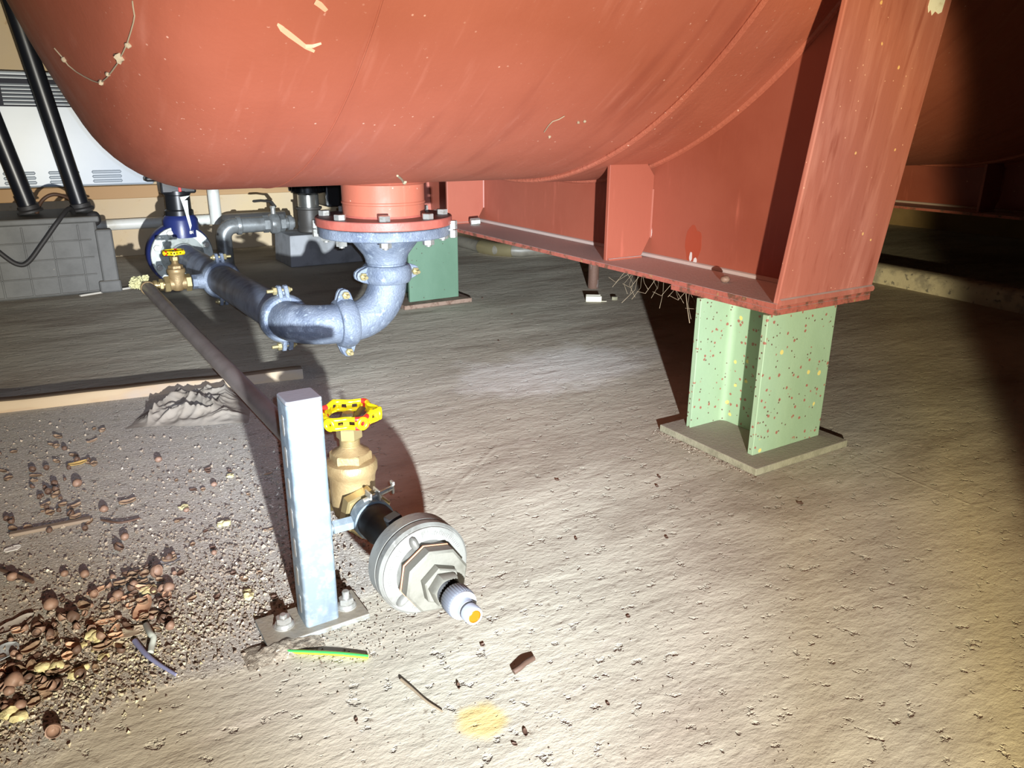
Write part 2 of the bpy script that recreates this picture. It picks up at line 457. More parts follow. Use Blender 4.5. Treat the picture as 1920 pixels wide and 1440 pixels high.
M_CRUMB = mat('yellow_insulation_crumb', srgb(206, 196, 148), 0.85, 0.0, var=[(120, (1, 1, 1), srgb(176, 164, 118), 0.4, 0.7)], bumps=[(220, (1, 1, 1), 0.4, 0.003)])
M_GRAVEL = mat('mixed_grit', srgb(150, 136, 120), 0.8, 0.0,
               var=[(60, (1, 1, 1), srgb(104, 90, 78), 0.42, 0.6), (75, (1, 1, 1), srgb(206, 196, 180), 0.58, 0.66)])
M_DIRT = mat('gritty_dirt', srgb(150, 140, 124), 0.9, 0.0, var=[(90, (1, 1, 1), srgb(110, 98, 84), 0.45, 0.62), (130, (1, 1, 1), srgb(200, 190, 172), 0.6, 0.68)], bumps=[(160, (1, 1, 1), 0.9, 0.006)])
M_TWIG = mat('dry_twig', srgb(126, 110, 90), 0.8, 0.0)
M_WEB = mat('dusty_cobweb', srgb(150, 134, 110), 0.9, 0.0)
M_MARK = mat('pale_paint_smear', srgb(222, 160, 130), 0.6, 0.0)
M_LABEL = mat('torn_white_paper', srgb(238, 234, 218), 0.8, 0.0, var=[(60, (1, 1, 1), srgb(220, 212, 190), 0.5, 0.7)])
M_CREAM = mat('cream_plastic', srgb(206, 200, 176), 0.5, 0.0)

def floor_material():
    t = NT('old_concrete_floor')
    A = radians(32)
    st = (0.35, 1.0, 1.0)
    c = t.mix(t.rng(t.noise(1.1, detail=5), 0.38, 0.64), srgb(170, 162, 146), srgb(192, 184, 167))
    c = t.mix(t.rng(t.noise(3.4, st, rot=(0, 0, A), detail=7, rough=0.65), 0.45, 0.7), c, srgb(148, 136, 121))
    c = t.mix(t.rng(t.noise(14, st, rot=(0, 0, A), detail=6, rough=0.7), 0.55, 0.75, 0, 0.7), c, srgb(194, 184, 170))
    c = t.mix(t.rng(t.noise(46, detail=5, rough=0.7), 0.60, 0.72, 0, 0.75), c, srgb(112, 98, 84))
    # darker, gritty ground towards the left-hand side beyond the concrete screed
    px = t.n.new('ShaderNodeSeparateXYZ'); t.l.new(t.tc.outputs['Object'], px.inputs[0])
    wob = t.math('MULTIPLY', t.math('SUBTRACT', t.noise(6, detail=6), 0.5), 0.22)
    dB = t.math('ADD', t.math('SUBTRACT', px.outputs['X'], t.math('MULTIPLY', px.outputs['Y'], 0.25)), wob)
    dA = t.math('ADD', t.math('SUBTRACT', px.outputs['Y'], t.math('MULTIPLY', px.outputs['X'], 0.2)), wob)
    dirt = t.math('MULTIPLY', t.rng(dB, -0.93, -0.88, 1, 0), t.rng(dA, 0.125, 0.165))
    dirt = t.math('MULTIPLY', dirt, t.rng(px.outputs['Y'], 1.15, 1.3, 1, 0))
    c = t.mix(t.math('MULTIPLY', dirt, t.rng(t.noise(20, detail=6, rough=0.7), 0.3, 0.6, 0.5, 1)), c, srgb(168, 161, 152))
    c = t.mix(t.math('MULTIPLY', dirt, t.rng(t.noise(190, detail=3), 0.58, 0.66)), c, srgb(216, 210, 200))
    c = t.mix(t.math('MULTIPLY', dirt, t.rng(t.noise(150, detail=3), 0.63, 0.69)), c, srgb(84, 76, 66))
    # elongated patch of paler floor colour with a ragged edge
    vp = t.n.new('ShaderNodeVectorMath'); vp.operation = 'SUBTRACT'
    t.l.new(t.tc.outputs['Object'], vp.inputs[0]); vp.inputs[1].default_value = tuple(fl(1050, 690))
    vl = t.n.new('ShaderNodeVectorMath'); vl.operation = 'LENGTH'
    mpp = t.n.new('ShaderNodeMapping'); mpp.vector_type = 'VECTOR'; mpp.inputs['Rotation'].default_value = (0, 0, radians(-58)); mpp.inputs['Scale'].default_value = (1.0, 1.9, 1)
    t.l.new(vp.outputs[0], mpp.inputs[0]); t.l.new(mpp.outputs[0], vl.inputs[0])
    pale_patch = t.rng(t.math('ADD', vl.outputs['Value'], t.math('MULTIPLY', t.math('SUBTRACT', t.noise(7, detail=6), 0.5), 0.6)), 0.18, 0.48, 0.85, 0)
    c = t.mix(pale_patch, c, srgb(216, 212, 204))
    # yellow stain in front of the white hose tail
    vs = t.n.new('ShaderNodeVectorMath'); vs.operation = 'DISTANCE'
    t.l.new(t.tc.outputs['Object'], vs.inputs[0]); vs.inputs[1].default_value = tuple(fl(905, 1352))
    stn = t.rng(t.math('ADD', vs.outputs['Value'], t.math('MULTIPLY', t.noise(24), 0.03)), 0.035, 0.055, 0.8, 0)
    c = t.mix(stn, c, srgb(202, 174, 108))
    # relief: trowel marks, hollows, pits
    h1 = t.noise(5.5, st, rot=(0, 0, A), detail=8, rough=0.62)
    h2 = t.noise(30, (0.5, 1, 1), rot=(0, 0, A), detail=6, rough=0.65)
    pit = t.rng(t.noise(38, detail=4, rough=0.6), 0.60, 0.70, 0, -1)
    n = t.bump(h1, 0.40, 0.022)
    n = t.bump(h2, 0.45, 0.006, n)
    n = t.bump(pit, 0.7, 0.006, n)
    n = t.bump(t.noise(95, (0.6, 1, 1), rot=(0, 0, A), detail=5, rough=0.7), 0.35, 0.004, n)
    # hairline cracks
    cr = t.rng(t.vor(0.9, (1, 1, 0.01), feature='DISTANCE_TO_EDGE'), 0.0, 0.006, 1, 0)
    n = t.bump(t.math('MULTIPLY', cr, t.rng(t.noise(1.3), 0.5, 0.62)), 0.22, 0.003, n)
    n = t.bump(t.math('MULTIPLY', dirt, t.noise(170, detail=4, rough=0.7)), 0.7, 0.008, n)
    return t.done(c, 0.8, 0.0, n, 0.3)

# ------------------------------------------------------------------ setting
def quad_struct(name, vs, m):
    o = MB().add(vs, [(0, 1, 2, 3)]).build(name, m, smooth=0, recalc=False)
    return tag(o, kind='structure')

WALL_Y, WALL_X = 3.85, 4.5
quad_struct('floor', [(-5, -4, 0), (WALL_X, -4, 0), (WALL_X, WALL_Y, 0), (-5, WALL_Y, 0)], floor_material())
quad_struct('wall_back', [(-5, WALL_Y, 0), (WALL_X, WALL_Y, 0), (WALL_X, WALL_Y, 3.4), (-5, WALL_Y, 3.4)], M_WALL)
quad_struct('wall_right', [(WALL_X, WALL_Y, 0), (WALL_X, -4, 0), (WALL_X, -4, 3.4), (WALL_X, WALL_Y, 3.4)], M_WALLR)
tag(MB().box((-3.2, WALL_Y - 0.05, 0.325), (1.2, WALL_Y, 0.395)).build('trim_1', M_TRIM, smooth=0, bevel=0.004), kind='structure')

# ------------------------------------------------------------------ tank
TY, TZ, TR = 1.02, 1.848, 1.28
tank = empty('storage_tank', (1.32, TY, 0), 'huge red-brown horizontal steel tank on welded saddles', 'tank')
def head_profile():
    Rc, rk = 2 * TR, 0.2 * TR
    c = TR - rk
    ang = math.asin(c / (Rc - rk))
    sc = (Rc - rk) * cos(ang)
    pr = []
    for k in range(11):
        t = (pi / 2 - ang) * k / 10
        pr.append((c + rk * cos(t), rk * sin(t)))
    for k in range(1, 25):
        u = ang * (1 - k / 24)
        pr.append((Rc * sin(u), Rc * cos(u) - sc))
    return pr
HX0, HX1 = -0.925, 3.565
hp = head_profile()
prof = [(r, HX0 - s) for r, s in reversed(hp)]
prof += [(TR, HX0 + (HX1 - HX0) * k / 30) for k in range(1, 30)]
prof += [(r, HX1 + s) for r, s in hp]
sh = MB().lathe(prof, (0, TY, TZ), (1, 0, 0), 256)
TANK_BVH = BVHTree.FromPolygons([tuple(v) for v in sh.v], sh.f)
sh.build('shell', M_TANK, tank, smooth=60)
def on_tank(x, y, lift=0.0):
    h = TANK_BVH.ray_cast(CAM, pixel_ray(x, y).normalized())
    if h[0] is None: return None
    n = h[1]
    if n.dot(CAM - h[0]) < 0: n = -n
    return h[0] + n * lift

def ring_pts(x, r, n=200):
    return [(x, TY + r * sin(2 * pi * k / n), TZ - r * cos(2 * pi * k / n)) for k in range(n)]
MB().tube(ring_pts(-0.785, TR - 0.0004), 0.0022, 6, closed=True, flat=1.0).build('weld_seam', M_TANK, tank)

def saddle(dx):
    x0, x1, wx = dx + 0.0125, dx + 0.3376, dx + 0.205
    zf0, zf1 = 0.354, 0.366
    yA, yB = -0.009, 2.049
    lean = 0.131
    ztop = 1.27
    # wear pad wrapped round the belly of the tank
    half = radians(66)
    wp = MB()
    pr = [(TR + 0.0005, 0), (TR + 0.0115, 0.0), (TR + 0.0115, 0.42), (TR + 0.0005, 0.42)]
    wp.lathe(pr, (dx - 0.002, TY, TZ), (1, 0, 0), 120, up=(0, 0, -1), arc=(-half, half))
    wp.build('wear_pad', M_PAD, tank, smooth=30)
    R2 = TR + 0.0115
    MB().tube([(dx - 0.002, TY + (TR + 0.004) * sin(t), TZ - (TR + 0.004) * cos(t)) for t in [-half + 2 * half * k / 120 for k in range(121)]], 0.008, 8).build('pad_weld', M_WELD, tank)
    f = MB().box((x0, yA, zf0), (x1, yB, zf1)).build('saddle_flange', M_FLEDGE, tank, smooth=0, bevel=0.0015)
    # web
    poly = []
    def yl(z): return yA + 0.004 - lean * (z - zf1)
    poly.append((yA + 0.01, zf1)); poly.append((yB - 0.01, zf1))
    ztp = 1.24
    poly.append((2 * TY - yl(ztp) - 0.008, ztp))
    n = 60
    ta = math.acos((TZ - ztp) / R2)
    for k in range(n + 1):
        t = ta - 2 * ta * k / n
        poly.append((TY + R2 * sin(t), TZ - R2 * cos(t)))
    poly.append((yl(ztp) + 0.008, ztp))
    MB().prism(poly, (wx, 0, 0), (0, 1, 0), (0, 0, 1), (1, 0, 0), 0.010).build('saddle_web', M_SADDLE, tank, smooth=0)
    MB().tube([(wx - 0.001, TY + (R2 - 0.001) * sin(t), TZ - (R2 - 0.001) * cos(t)) for t in [-ta + 2 * ta * k / 100 for k in range(101)]], 0.010, 8).build('web_weld', M_WELD, tank)
    for s in (0, 1):
        pts = [(yA, zf1), (yA + 0.012, zf1), (yl(ztop) + 0.012, ztop), (yl(ztop), ztop)]
        if s: pts = [(2 * TY - p, z) for p, z in pts]
        ep = MB().prism(pts, (x0, 0, 0), (0, 1, 0), (0, 0, 1), (1, 0, 0), x1 - x0).build('saddle_end_plate', M_END, tank, smooth=0, bevel=0.0025)
        if s == 0 and dx == 0:
            # torn white paper sticker near the top of the plate
            lp = [(0.0, 0.13), (0.0, 0.012), (0.006, 0.002), (0.012, 0.008), (0.02, -0.002), (0.028, 0.006), (0.04, 0.002), (0.05, 0.006), (0.052, 0.06), (0.058, 0.062), (0.058, 0.13)]
            MB().prism(lp, (0.262, yl(0.945) - 0.0002, 0.935), (1, 0, 0), (0, -lean, 1), (0, -1, 0), 0.0006).build('paper_sticker', M_LABEL, ep, smooth=0)
    # stiffeners between web and flange edge
    for y in ((0.61, 1.57) if dx == 0 else (0.52, 0.80, 1.4)):
        MB().tube([(wx - 0.001, y + 0.003, zf1 + 0.055), (wx - 0.001, y + 0.003, 0.555)], 0.006, 8).tube([(dx + 0.05, y - 0.003, zf1 + 0.001), (wx - 0.035, y - 0.003, zf1 + 0.001)], 0.0045, 8).build('stiffener_weld', M_SADDLE, tank)
        ztk = TZ - sqrt(R2 ** 2 - (y - TY) ** 2) + 0.004
        xa = dx + 0.045
        w = wx - xa
        st = [(0, zf1), (w - 0.035, zf1), (w, zf1 + 0.06), (w, ztk - 0.035), (w - 0.03, ztk), (0, ztk)]
        MB().prism(st, (xa, y, 0), (1, 0, 0), (0, 0, 1), (0, 1, 0), 0.012).build('stiffener', M_SADDLE, tank, smooth=0, bevel=0.0015)
    MB().tube([(wx - 0.001, 0.03, zf1 + 0.002), (wx - 0.001, 2.0, zf1 + 0.002)], 0.008, 8).build('foot_weld', M_DUSTY, tank)
    MB().tube([(x0 + 0.003, yA - 0.002, zf1 + 0.003), (x1 - 0.003, yA - 0.002, zf1 + 0.003)], 0.008, 8).build('foot_weld', M_END, tank)
    if dx == 0:
        def patch(c, ry, rz, m, seed, t_=0.0006):
            pl = []
            for k in range(28):
                t = 2 * pi * k / 28
                w = 1 + 0.35 * noise.noise(Vector((cos(t) * 1.3, sin(t) * 1.3, seed)))
                pl.append((c[0] + ry * w * cos(t), c[1] + rz * w * sin(t)))
            MB().prism(pl, (wx - t_, 0, 0), (0, 1, 0), (0, 0, 1), (1, 0, 0), t_).build('paint_patch', m, tank, smooth=0)
        patch((0.440, 0.425), 0.032, 0.048, M_PATCH, 3)
        patch((0.445, 0.388), 0.005, 0.012, M_PALE, 5, 0.0014)
        patch((0.428, 0.379), 0.006, 0.009, M_PALE, 8, 0.0014)
        patch((0.610, 0.435), 0.004, 0.016, M_PALE, 9, 0.0014)
    for y0 in (-0.009, 1.74):
        MB().box((x0, y0, 0.341), (x1, y0 + 0.322, 0.354)).build('saddle_pad', M_FLEDGE, tank, smooth=0, bevel=0.001)
saddle(0.0)
saddle(2.27)

# bottom nozzle with its flange
NX, NY = -0.44, 1.02
nz = MB().lathe([(0.113, 0.478), (0.116, 0.482), (0.116, 0.512), (0.118, 0.514), (0.118, 0.519), (0.116, 0.521), (0.116, 0.59)], (NX, NY, 0), (0, 0, 1), 64).build('nozzle', M_TANK, tank)
MB().lathe([(0.10, 0.454), (0.191, 0.454), (0.193, 0.456), (0.193, 0.476), (0.191, 0.478), (0.119, 0.4785), (0.1165, 0.484)], (NX, NY, 0), (0, 0, 1), 96).build('nozzle_flange', mat('red_flange_paint', srgb(158, 82, 70), 0.5, 0, var=[(14, (1, 1, 1), srgb(176, 96, 82), 0.45, 0.7)], bumps=[(120, (1, 1, 1), 0.2, 0.003)], dust=(srgb(92, 84, 86), 0.9)), nz)
MB().tube(ring_pts(0, 0)[:1] + [], 0.001) if False else None
MB().lathe([(0.1155, 0.566), (0.126, 0.570), (0.1155, 0.578)], (NX, NY, 0), (0, 0, 1), 64, caps=False).build('nozzle_weld', M_TANK, nz)

# pale brush smears and drips on the tank shell
def smear(pixels, widths):
    mb = MB()
    L, Rr = [], []
    pts = [on_tank(x, y, 0.0008) for x, y in pixels]
    for i, p in enumerate(pts):
        t = (pts[min(i + 1, len(pts) - 1)] - pts[max(i - 1, 0)]).normalized()
        s = t.cross((CAM - p).normalized()).normalized()
        L.append(p + s * widths[i]); Rr.append(p - s * widths[i])
    n = len(pts)
    mb.add(L + Rr, [(i, i + 1, n + i + 1, n + i) for i in range(n - 1)])
    return mb
m1 = smear([(520, 44), (530, 50), (545, 62), (560, 74), (575, 86), (590, 95)], [0.002, 0.007, 0.007, 0.006, 0.005, 0.003])
m2 = smear([(572, 84), (586, 84), (602, 80)], [0.004, 0.004, 0.002])
m1.add(m2.v, m2.f)
m3 = smear([(592, 0), (603, 8), (612, 20)], [0.006, 0.006, 0.003])
m1.add(m3.v, m3.f)
m1.build('paint_smear', M_MARK, tank, smooth=0, recalc=False)

# ------------------------------------------------------------------ green posts under the saddle
def green_post(y0, m, mp, label, x0=0.0, w=0.2316, d=0.2111, name='support_post'):
    r = empty(name, (x0 + w / 2, y0 + d / 2, 0), label, 'post', 'green support posts')
    tf, tw, rad = 0.015, 0.0095, 0.018
    xc = x0 + w / 2
    # rolled H section with root fillets, web across the flanges
    h = []
    def fil(cx, cy, a0, a1):
        return [(cx + rad * cos(a0 + (a1 - a0) * k / 6), cy + rad * sin(a0 + (a1 - a0) * k / 6)) for k in range(7)]
    x1 = x0 + w; y1 = y0 + d
    h += [(x0, y0), (x1, y0), (x1, y0 + tf)]
    h += fil(xc + tw / 2 + rad, y0 + tf + rad, -pi / 2, -pi)
    h += fil(xc + tw / 2 + rad, y1 - tf - rad, pi, pi / 2)
    h += [(x1, y1 - tf), (x1, y1), (x0, y1), (x0, y1 - tf)]
    h += fil(xc - tw / 2 - rad, y1 - tf - rad, pi / 2, 0)
    h += fil(xc - tw / 2 - rad, y0 + tf + rad, 0, -pi / 2)
    h += [(x0, y0 + tf)]
    MB().prism(h, (0, 0, 0.0165), (1, 0, 0), (0, 1, 0), (0, 0, 1), 0.341 - 0.0165).build('column', m, r, smooth=30, bevel=0.0015)
    MB().box((x0 - 0.05, y0 - 0.056, 0), (x1 + 0.035, y1 + 0.04, 0.017)).build('base_plate', mp, r, smooth=0, bevel=0.002)
    return r
green_post(0.0, M_GREEN, M_PLATE, 'pale green rust-speckled steel post in front, under the saddle corner')
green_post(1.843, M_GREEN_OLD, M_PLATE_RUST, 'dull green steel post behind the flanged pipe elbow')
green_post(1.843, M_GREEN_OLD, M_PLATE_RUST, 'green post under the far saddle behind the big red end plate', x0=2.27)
green_post(0.0, M_GREEN, M_PLATE, 'green post under the far saddle outside the right edge', x0=2.27)

# ------------------------------------------------------------------ drain pipework
PR = 0.0565
drain = empty('drain_pipe', (NX, NY, 0.18), 'bluish-grey cast drain pipe with two elbows bolted under the tank', 'pipe')

def elbow_pts(c, r, e0, e1, n=18):
    """quarter bend about c: starts at c+e0*r, ends at c+e1*r"""
    c, e0, e1 = Vector(c), Vector(e0), Vector(e1)
    return [c + (e0 * cos(pi / 2 * k / n) + e1 * sin(pi / 2 * k / n)) * r for k in range(n + 1)]

# flanged reducer
red_ = MB()
red_.lathe([(0.09, 0.4515), (0.184, 0.4515), (0.186, 0.449), (0.186, 0.426), (0.183, 0.4235), (0.125, 0.423), (0.108, 0.420), (0.094, 0.404), (0.078, 0.384), (0.066, 0.368), (PR + 0.004, 0.354), (PR + 0.003, 0.345), (PR, 0.343), (PR, 0.318)], (NX, NY, 0), (0, 0, 1), 96)
reducer = red_.build('flanged_reducer', M_CAST, drain)
MB().lathe([(0.09, 0.4515), (0.178, 0.4515), (0.178, 0.4538), (0.09, 0.4538)], (NX, NY, 0), (0, 0, 1), 64).build('gasket', M_RUBBER, reducer)
for k in range(8):
    th = radians(-112.5 + 45 * k)
    bx, by = NX + 0.166 * cos(th), NY + 0.166 * sin(th)
    b = MB()
    b.hexa((bx, by, 0.4785), (bx, by, 0.4935), 0.0165, rot=0.3 + k)
    b.cyl((bx, by, 0.404), (bx, by, 0.48), 0.008, seg=12)
    b.hexa((bx, by, 0.4085), (bx, by, 0.4235), 0.0165, rot=0.5 + k)
    b.build('flange_bolt', M_BOLT, reducer)

for q in (1, -1):
    c = Vector((NX, NY, 0.438)) + _r0 * (0.196 * q)
    MB().hexa(c + Vector((0, 0, 0.002)), c + Vector((0, 0, 0.026)), 0.0125, rot=0.5).hexa(c - Vector((0, 0, 0.022)), c, 0.0125, rot=0.5).cyl(c - _r0 * (0.02 * q), c, 0.006, seg=10).build('side_lug', M_BOLT, reducer)

def clamp(c, axis, ear, bolt, parent, name='pipe_clamp', r=PR, tip=1):
    """two-piece grooved coupling: axis of the pipe, direction of the ears, direction of the bolts"""
    c = Vector(c)
    a, e, bdir = Vector(axis).normalized(), Vector(ear).normalized(), Vector(bolt).normalized()
    mb = MB()
    hw = 0.026
    mb.lathe([(r + 0.001, -hw), (r + 0.009, -hw), (r + 0.013, -hw + 0.006), (r + 0.016, -0.012), (r + 0.016, 0.012), (r + 0.013, hw - 0.006), (r + 0.009, hw), (r + 0.001, hw)], c, a, 56, up=e)
    for s in (1, -1):
        for q in (1, -1):
            # ear plate: tapered lug, one on each half
            o = c + bdir * (q * 0.0035)
            pl = [(-0.023, r - 0.004), (-0.024, r + 0.010), (-0.017, r + 0.030), (-0.010, r + 0.040), (0.0, r + 0.043), (0.010, r + 0.040), (0.017, r + 0.030), (0.024, r + 0.010), (0.023, r - 0.004)]
            mb.prism([(x, y * s) for x, y in pl], o, a, e, bdir * q, 0.012)
            # rib running from the lug down to the ring
            bk = [(0.0, r + 0.026), (0.016, r + 0.018), (0.030, r - 0.004), (0.0, r - 0.004)]
            mb.prism([(x * q, y * s) for x, y in bk], c - a * 0.010, bdir, e, a, 0.020)
    ob = mb.build(name, M_CAST, parent, bevel=0.0022)
    for s in (1, -1):
        p = c + e * (s * (r + 0.027))
        b = MB()
        b.cyl(p - bdir * (0.030 * tip), p + bdir * (0.044 * tip), 0.0052, seg=12, ch=0.001)
        b.hexa(p + bdir * (0.0160 * tip), p + bdir * (0.027 * tip), 0.0115, rot=0.4)
        b.lathe([(0.0105, 0), (0.0105, 0.004), (0.007, 0.009)], p - bdir * (0.0155 * tip), -bdir * tip, 16)
        b.build('clamp_bolt', M_YBOLT, ob)
    return ob

clamp((NX, NY, 0.312), (0, 0, 1), (1, 0.06, 0), (0.06, -1, 0), drain)
ER = 0.112
e1 = [Vector((NX, NY, 0.312))] + elbow_pts((NX - ER, NY, 0.292), ER, (1, 0, 0), (0, 0, -1)) + [Vector((NX - ER - 0.02, NY, 0.18))]
MB().tube(e1, PR, 40).build('elbow', M_CAST, drain, smooth=50)
clamp((NX - ER - 0.024, NY, 0.18), (1, 0, 0), (0, 0.0, 1), (0, -1, 0), drain)
X2 = NX - ER - 0.046
e2 = [Vector((X2 + 0.024, NY, 0.18))] + elbow_pts((X2, NY + ER, 0.18), ER, (0, -1, 0), (-1, 0, 0)) + [Vector((X2 - ER - 0.0008, NY + ER + 0.022, 0.18))]
MB().tube(e2, PR, 40).build('elbow', M_CAST, drain, smooth=50)
P0 = Vector((X2 - ER, NY + ER, 0.18))
P1 = Vector((-0.742, 2.62, 0.160))
PD = (P1 - P0).normalized()
C3 = P0 + PD * 0.03
clamp(C3, PD, (0, 0, 1), (-1, 0, 0), drain)
MB().tube([P0 + PD * 0.028, P1], PR - 0.0005, 40).build('straight_pipe', M_PIPE, drain, smooth=50)
C4 = P0 + PD * 0.80
c4 = clamp(C4, PD, (0, 0, 1), (1, 0, 0), drain, name='tee_clamp', r=PR)
# outlet boss of the tee clamp towards the small brass valve
sd = Vector((-1, 0, 0))
ob_ = MB()
ob_.cyl(C4 + sd * (PR + 0.004), C4 + sd * (PR + 0.030), 0.030, 0.026, 24)
ob_.hexa(C4 + sd * (PR + 0.028), C4 + sd * (PR + 0.046), 0.026)
ob_.build('tee_outlet', M_CAST, c4)
# welding flange facing the blue valve
FC = P1 + PD * 0.02
f_ = MB().lathe([(PR, -0.05), (PR + 0.004, -0.03), (0.092, -0.006), (0.093, 0.0), (0.130, 0.0), (0.132, 0.002), (0.132, 0.018), (0.05, 0.020)], FC, PD, 72, up=(0, 0, 1)).build('pipe_flange', M_FLG, drain)
for k in range(8):
    th = radians(22.5 + 45 * k)
    a_, u_, w_ = frame(PD, (0, 0, 1))
    p = FC + (u_ * cos(th) + w_ * sin(th)) * 0.112
    MB().hexa(p - PD * 0.012, p + PD * 0.001, 0.0145, rot=k).cyl(p - PD * 0.018, p - PD * 0.01, 0.0075, seg=12).build('flange_bolt', M_BOLT, f_)

# ------------------------------------------------------------------ blue butterfly valve behind the flange
VC = FC + PD * 0.055
bv = empty('butterfly_valve', (VC.x, VC.y, 0.05), 'blue valve with black lever head behind the pale pipe flange', 'valve')
b_ = MB().lathe([(0.05, -0.033), (0.126, -0.033), (0.138, -0.022), (0.142, -0.006), (0.142, 0.03), (0.138, 0.046), (0.126, 0.053), (0.05, 0.053)], VC, PD, 64).build('valve_body', M_BLUE, bv)
NKX = Vector((VC.x + 0.018, VC.y, VC.z))
MB().lathe([(0.074, 0.08), (0.074, 0.155), (0.068, 0.168), (0.058, 0.178)], NKX, (0, 0, 1), 40).build('blue_neck', M_BLUE, bv)
k_ = MB()
k_.lathe([(0.060, 0.176), (0.060, 0.196), (0.053, 0.202), (0.053, 0.262), (0.057, 0.266), (0.057, 0.282), (0.036, 0.286), (0.036, 0.31)], NKX, (0, 0, 1), 32)
k_.build('black_neck', M_BLACK, bv)
k_ = MB()
k_.box((NKX.x - 0.07, NKX.y - 0.05, VC.z + 0.272), (NKX.x + 0.075, NKX.y + 0.05, VC.z + 0.335))
k_.box((NKX.x - 0.125, NKX.y - 0.04, VC.z + 0.325), (NKX.x + 0.07, NKX.y + 0.04, VC.z + 0.347))
k_.build('lever_head', M_BLACK, bv, smooth=0, bevel=0.008)
MB().box((NKX.x + 0.0, NKX.y - 0.058, VC.z + 0.28), (NKX.x + 0.012, NKX.y - 0.05, VC.z + 0.32)).build('red_indicator', M_REDEN, bv, smooth=0, bevel=0.002)
MB().prism([(-0.006, 0.0), (0.008, 0.0), (0.006, -0.06), (0.012, -0.11), (0.004, -0.13), (-0.002, -0.09), (-0.012, -0.03), (-0.022, 0.015), (0.02, 0.02)], (NKX.x + 0.02, NKX.y - 0.076, VC.z + 0.245), (1, 0, 0), (0, 0, 1), (0, -1, 0), 0.004).build('paint_drip', M_FLG, bv, smooth=0)

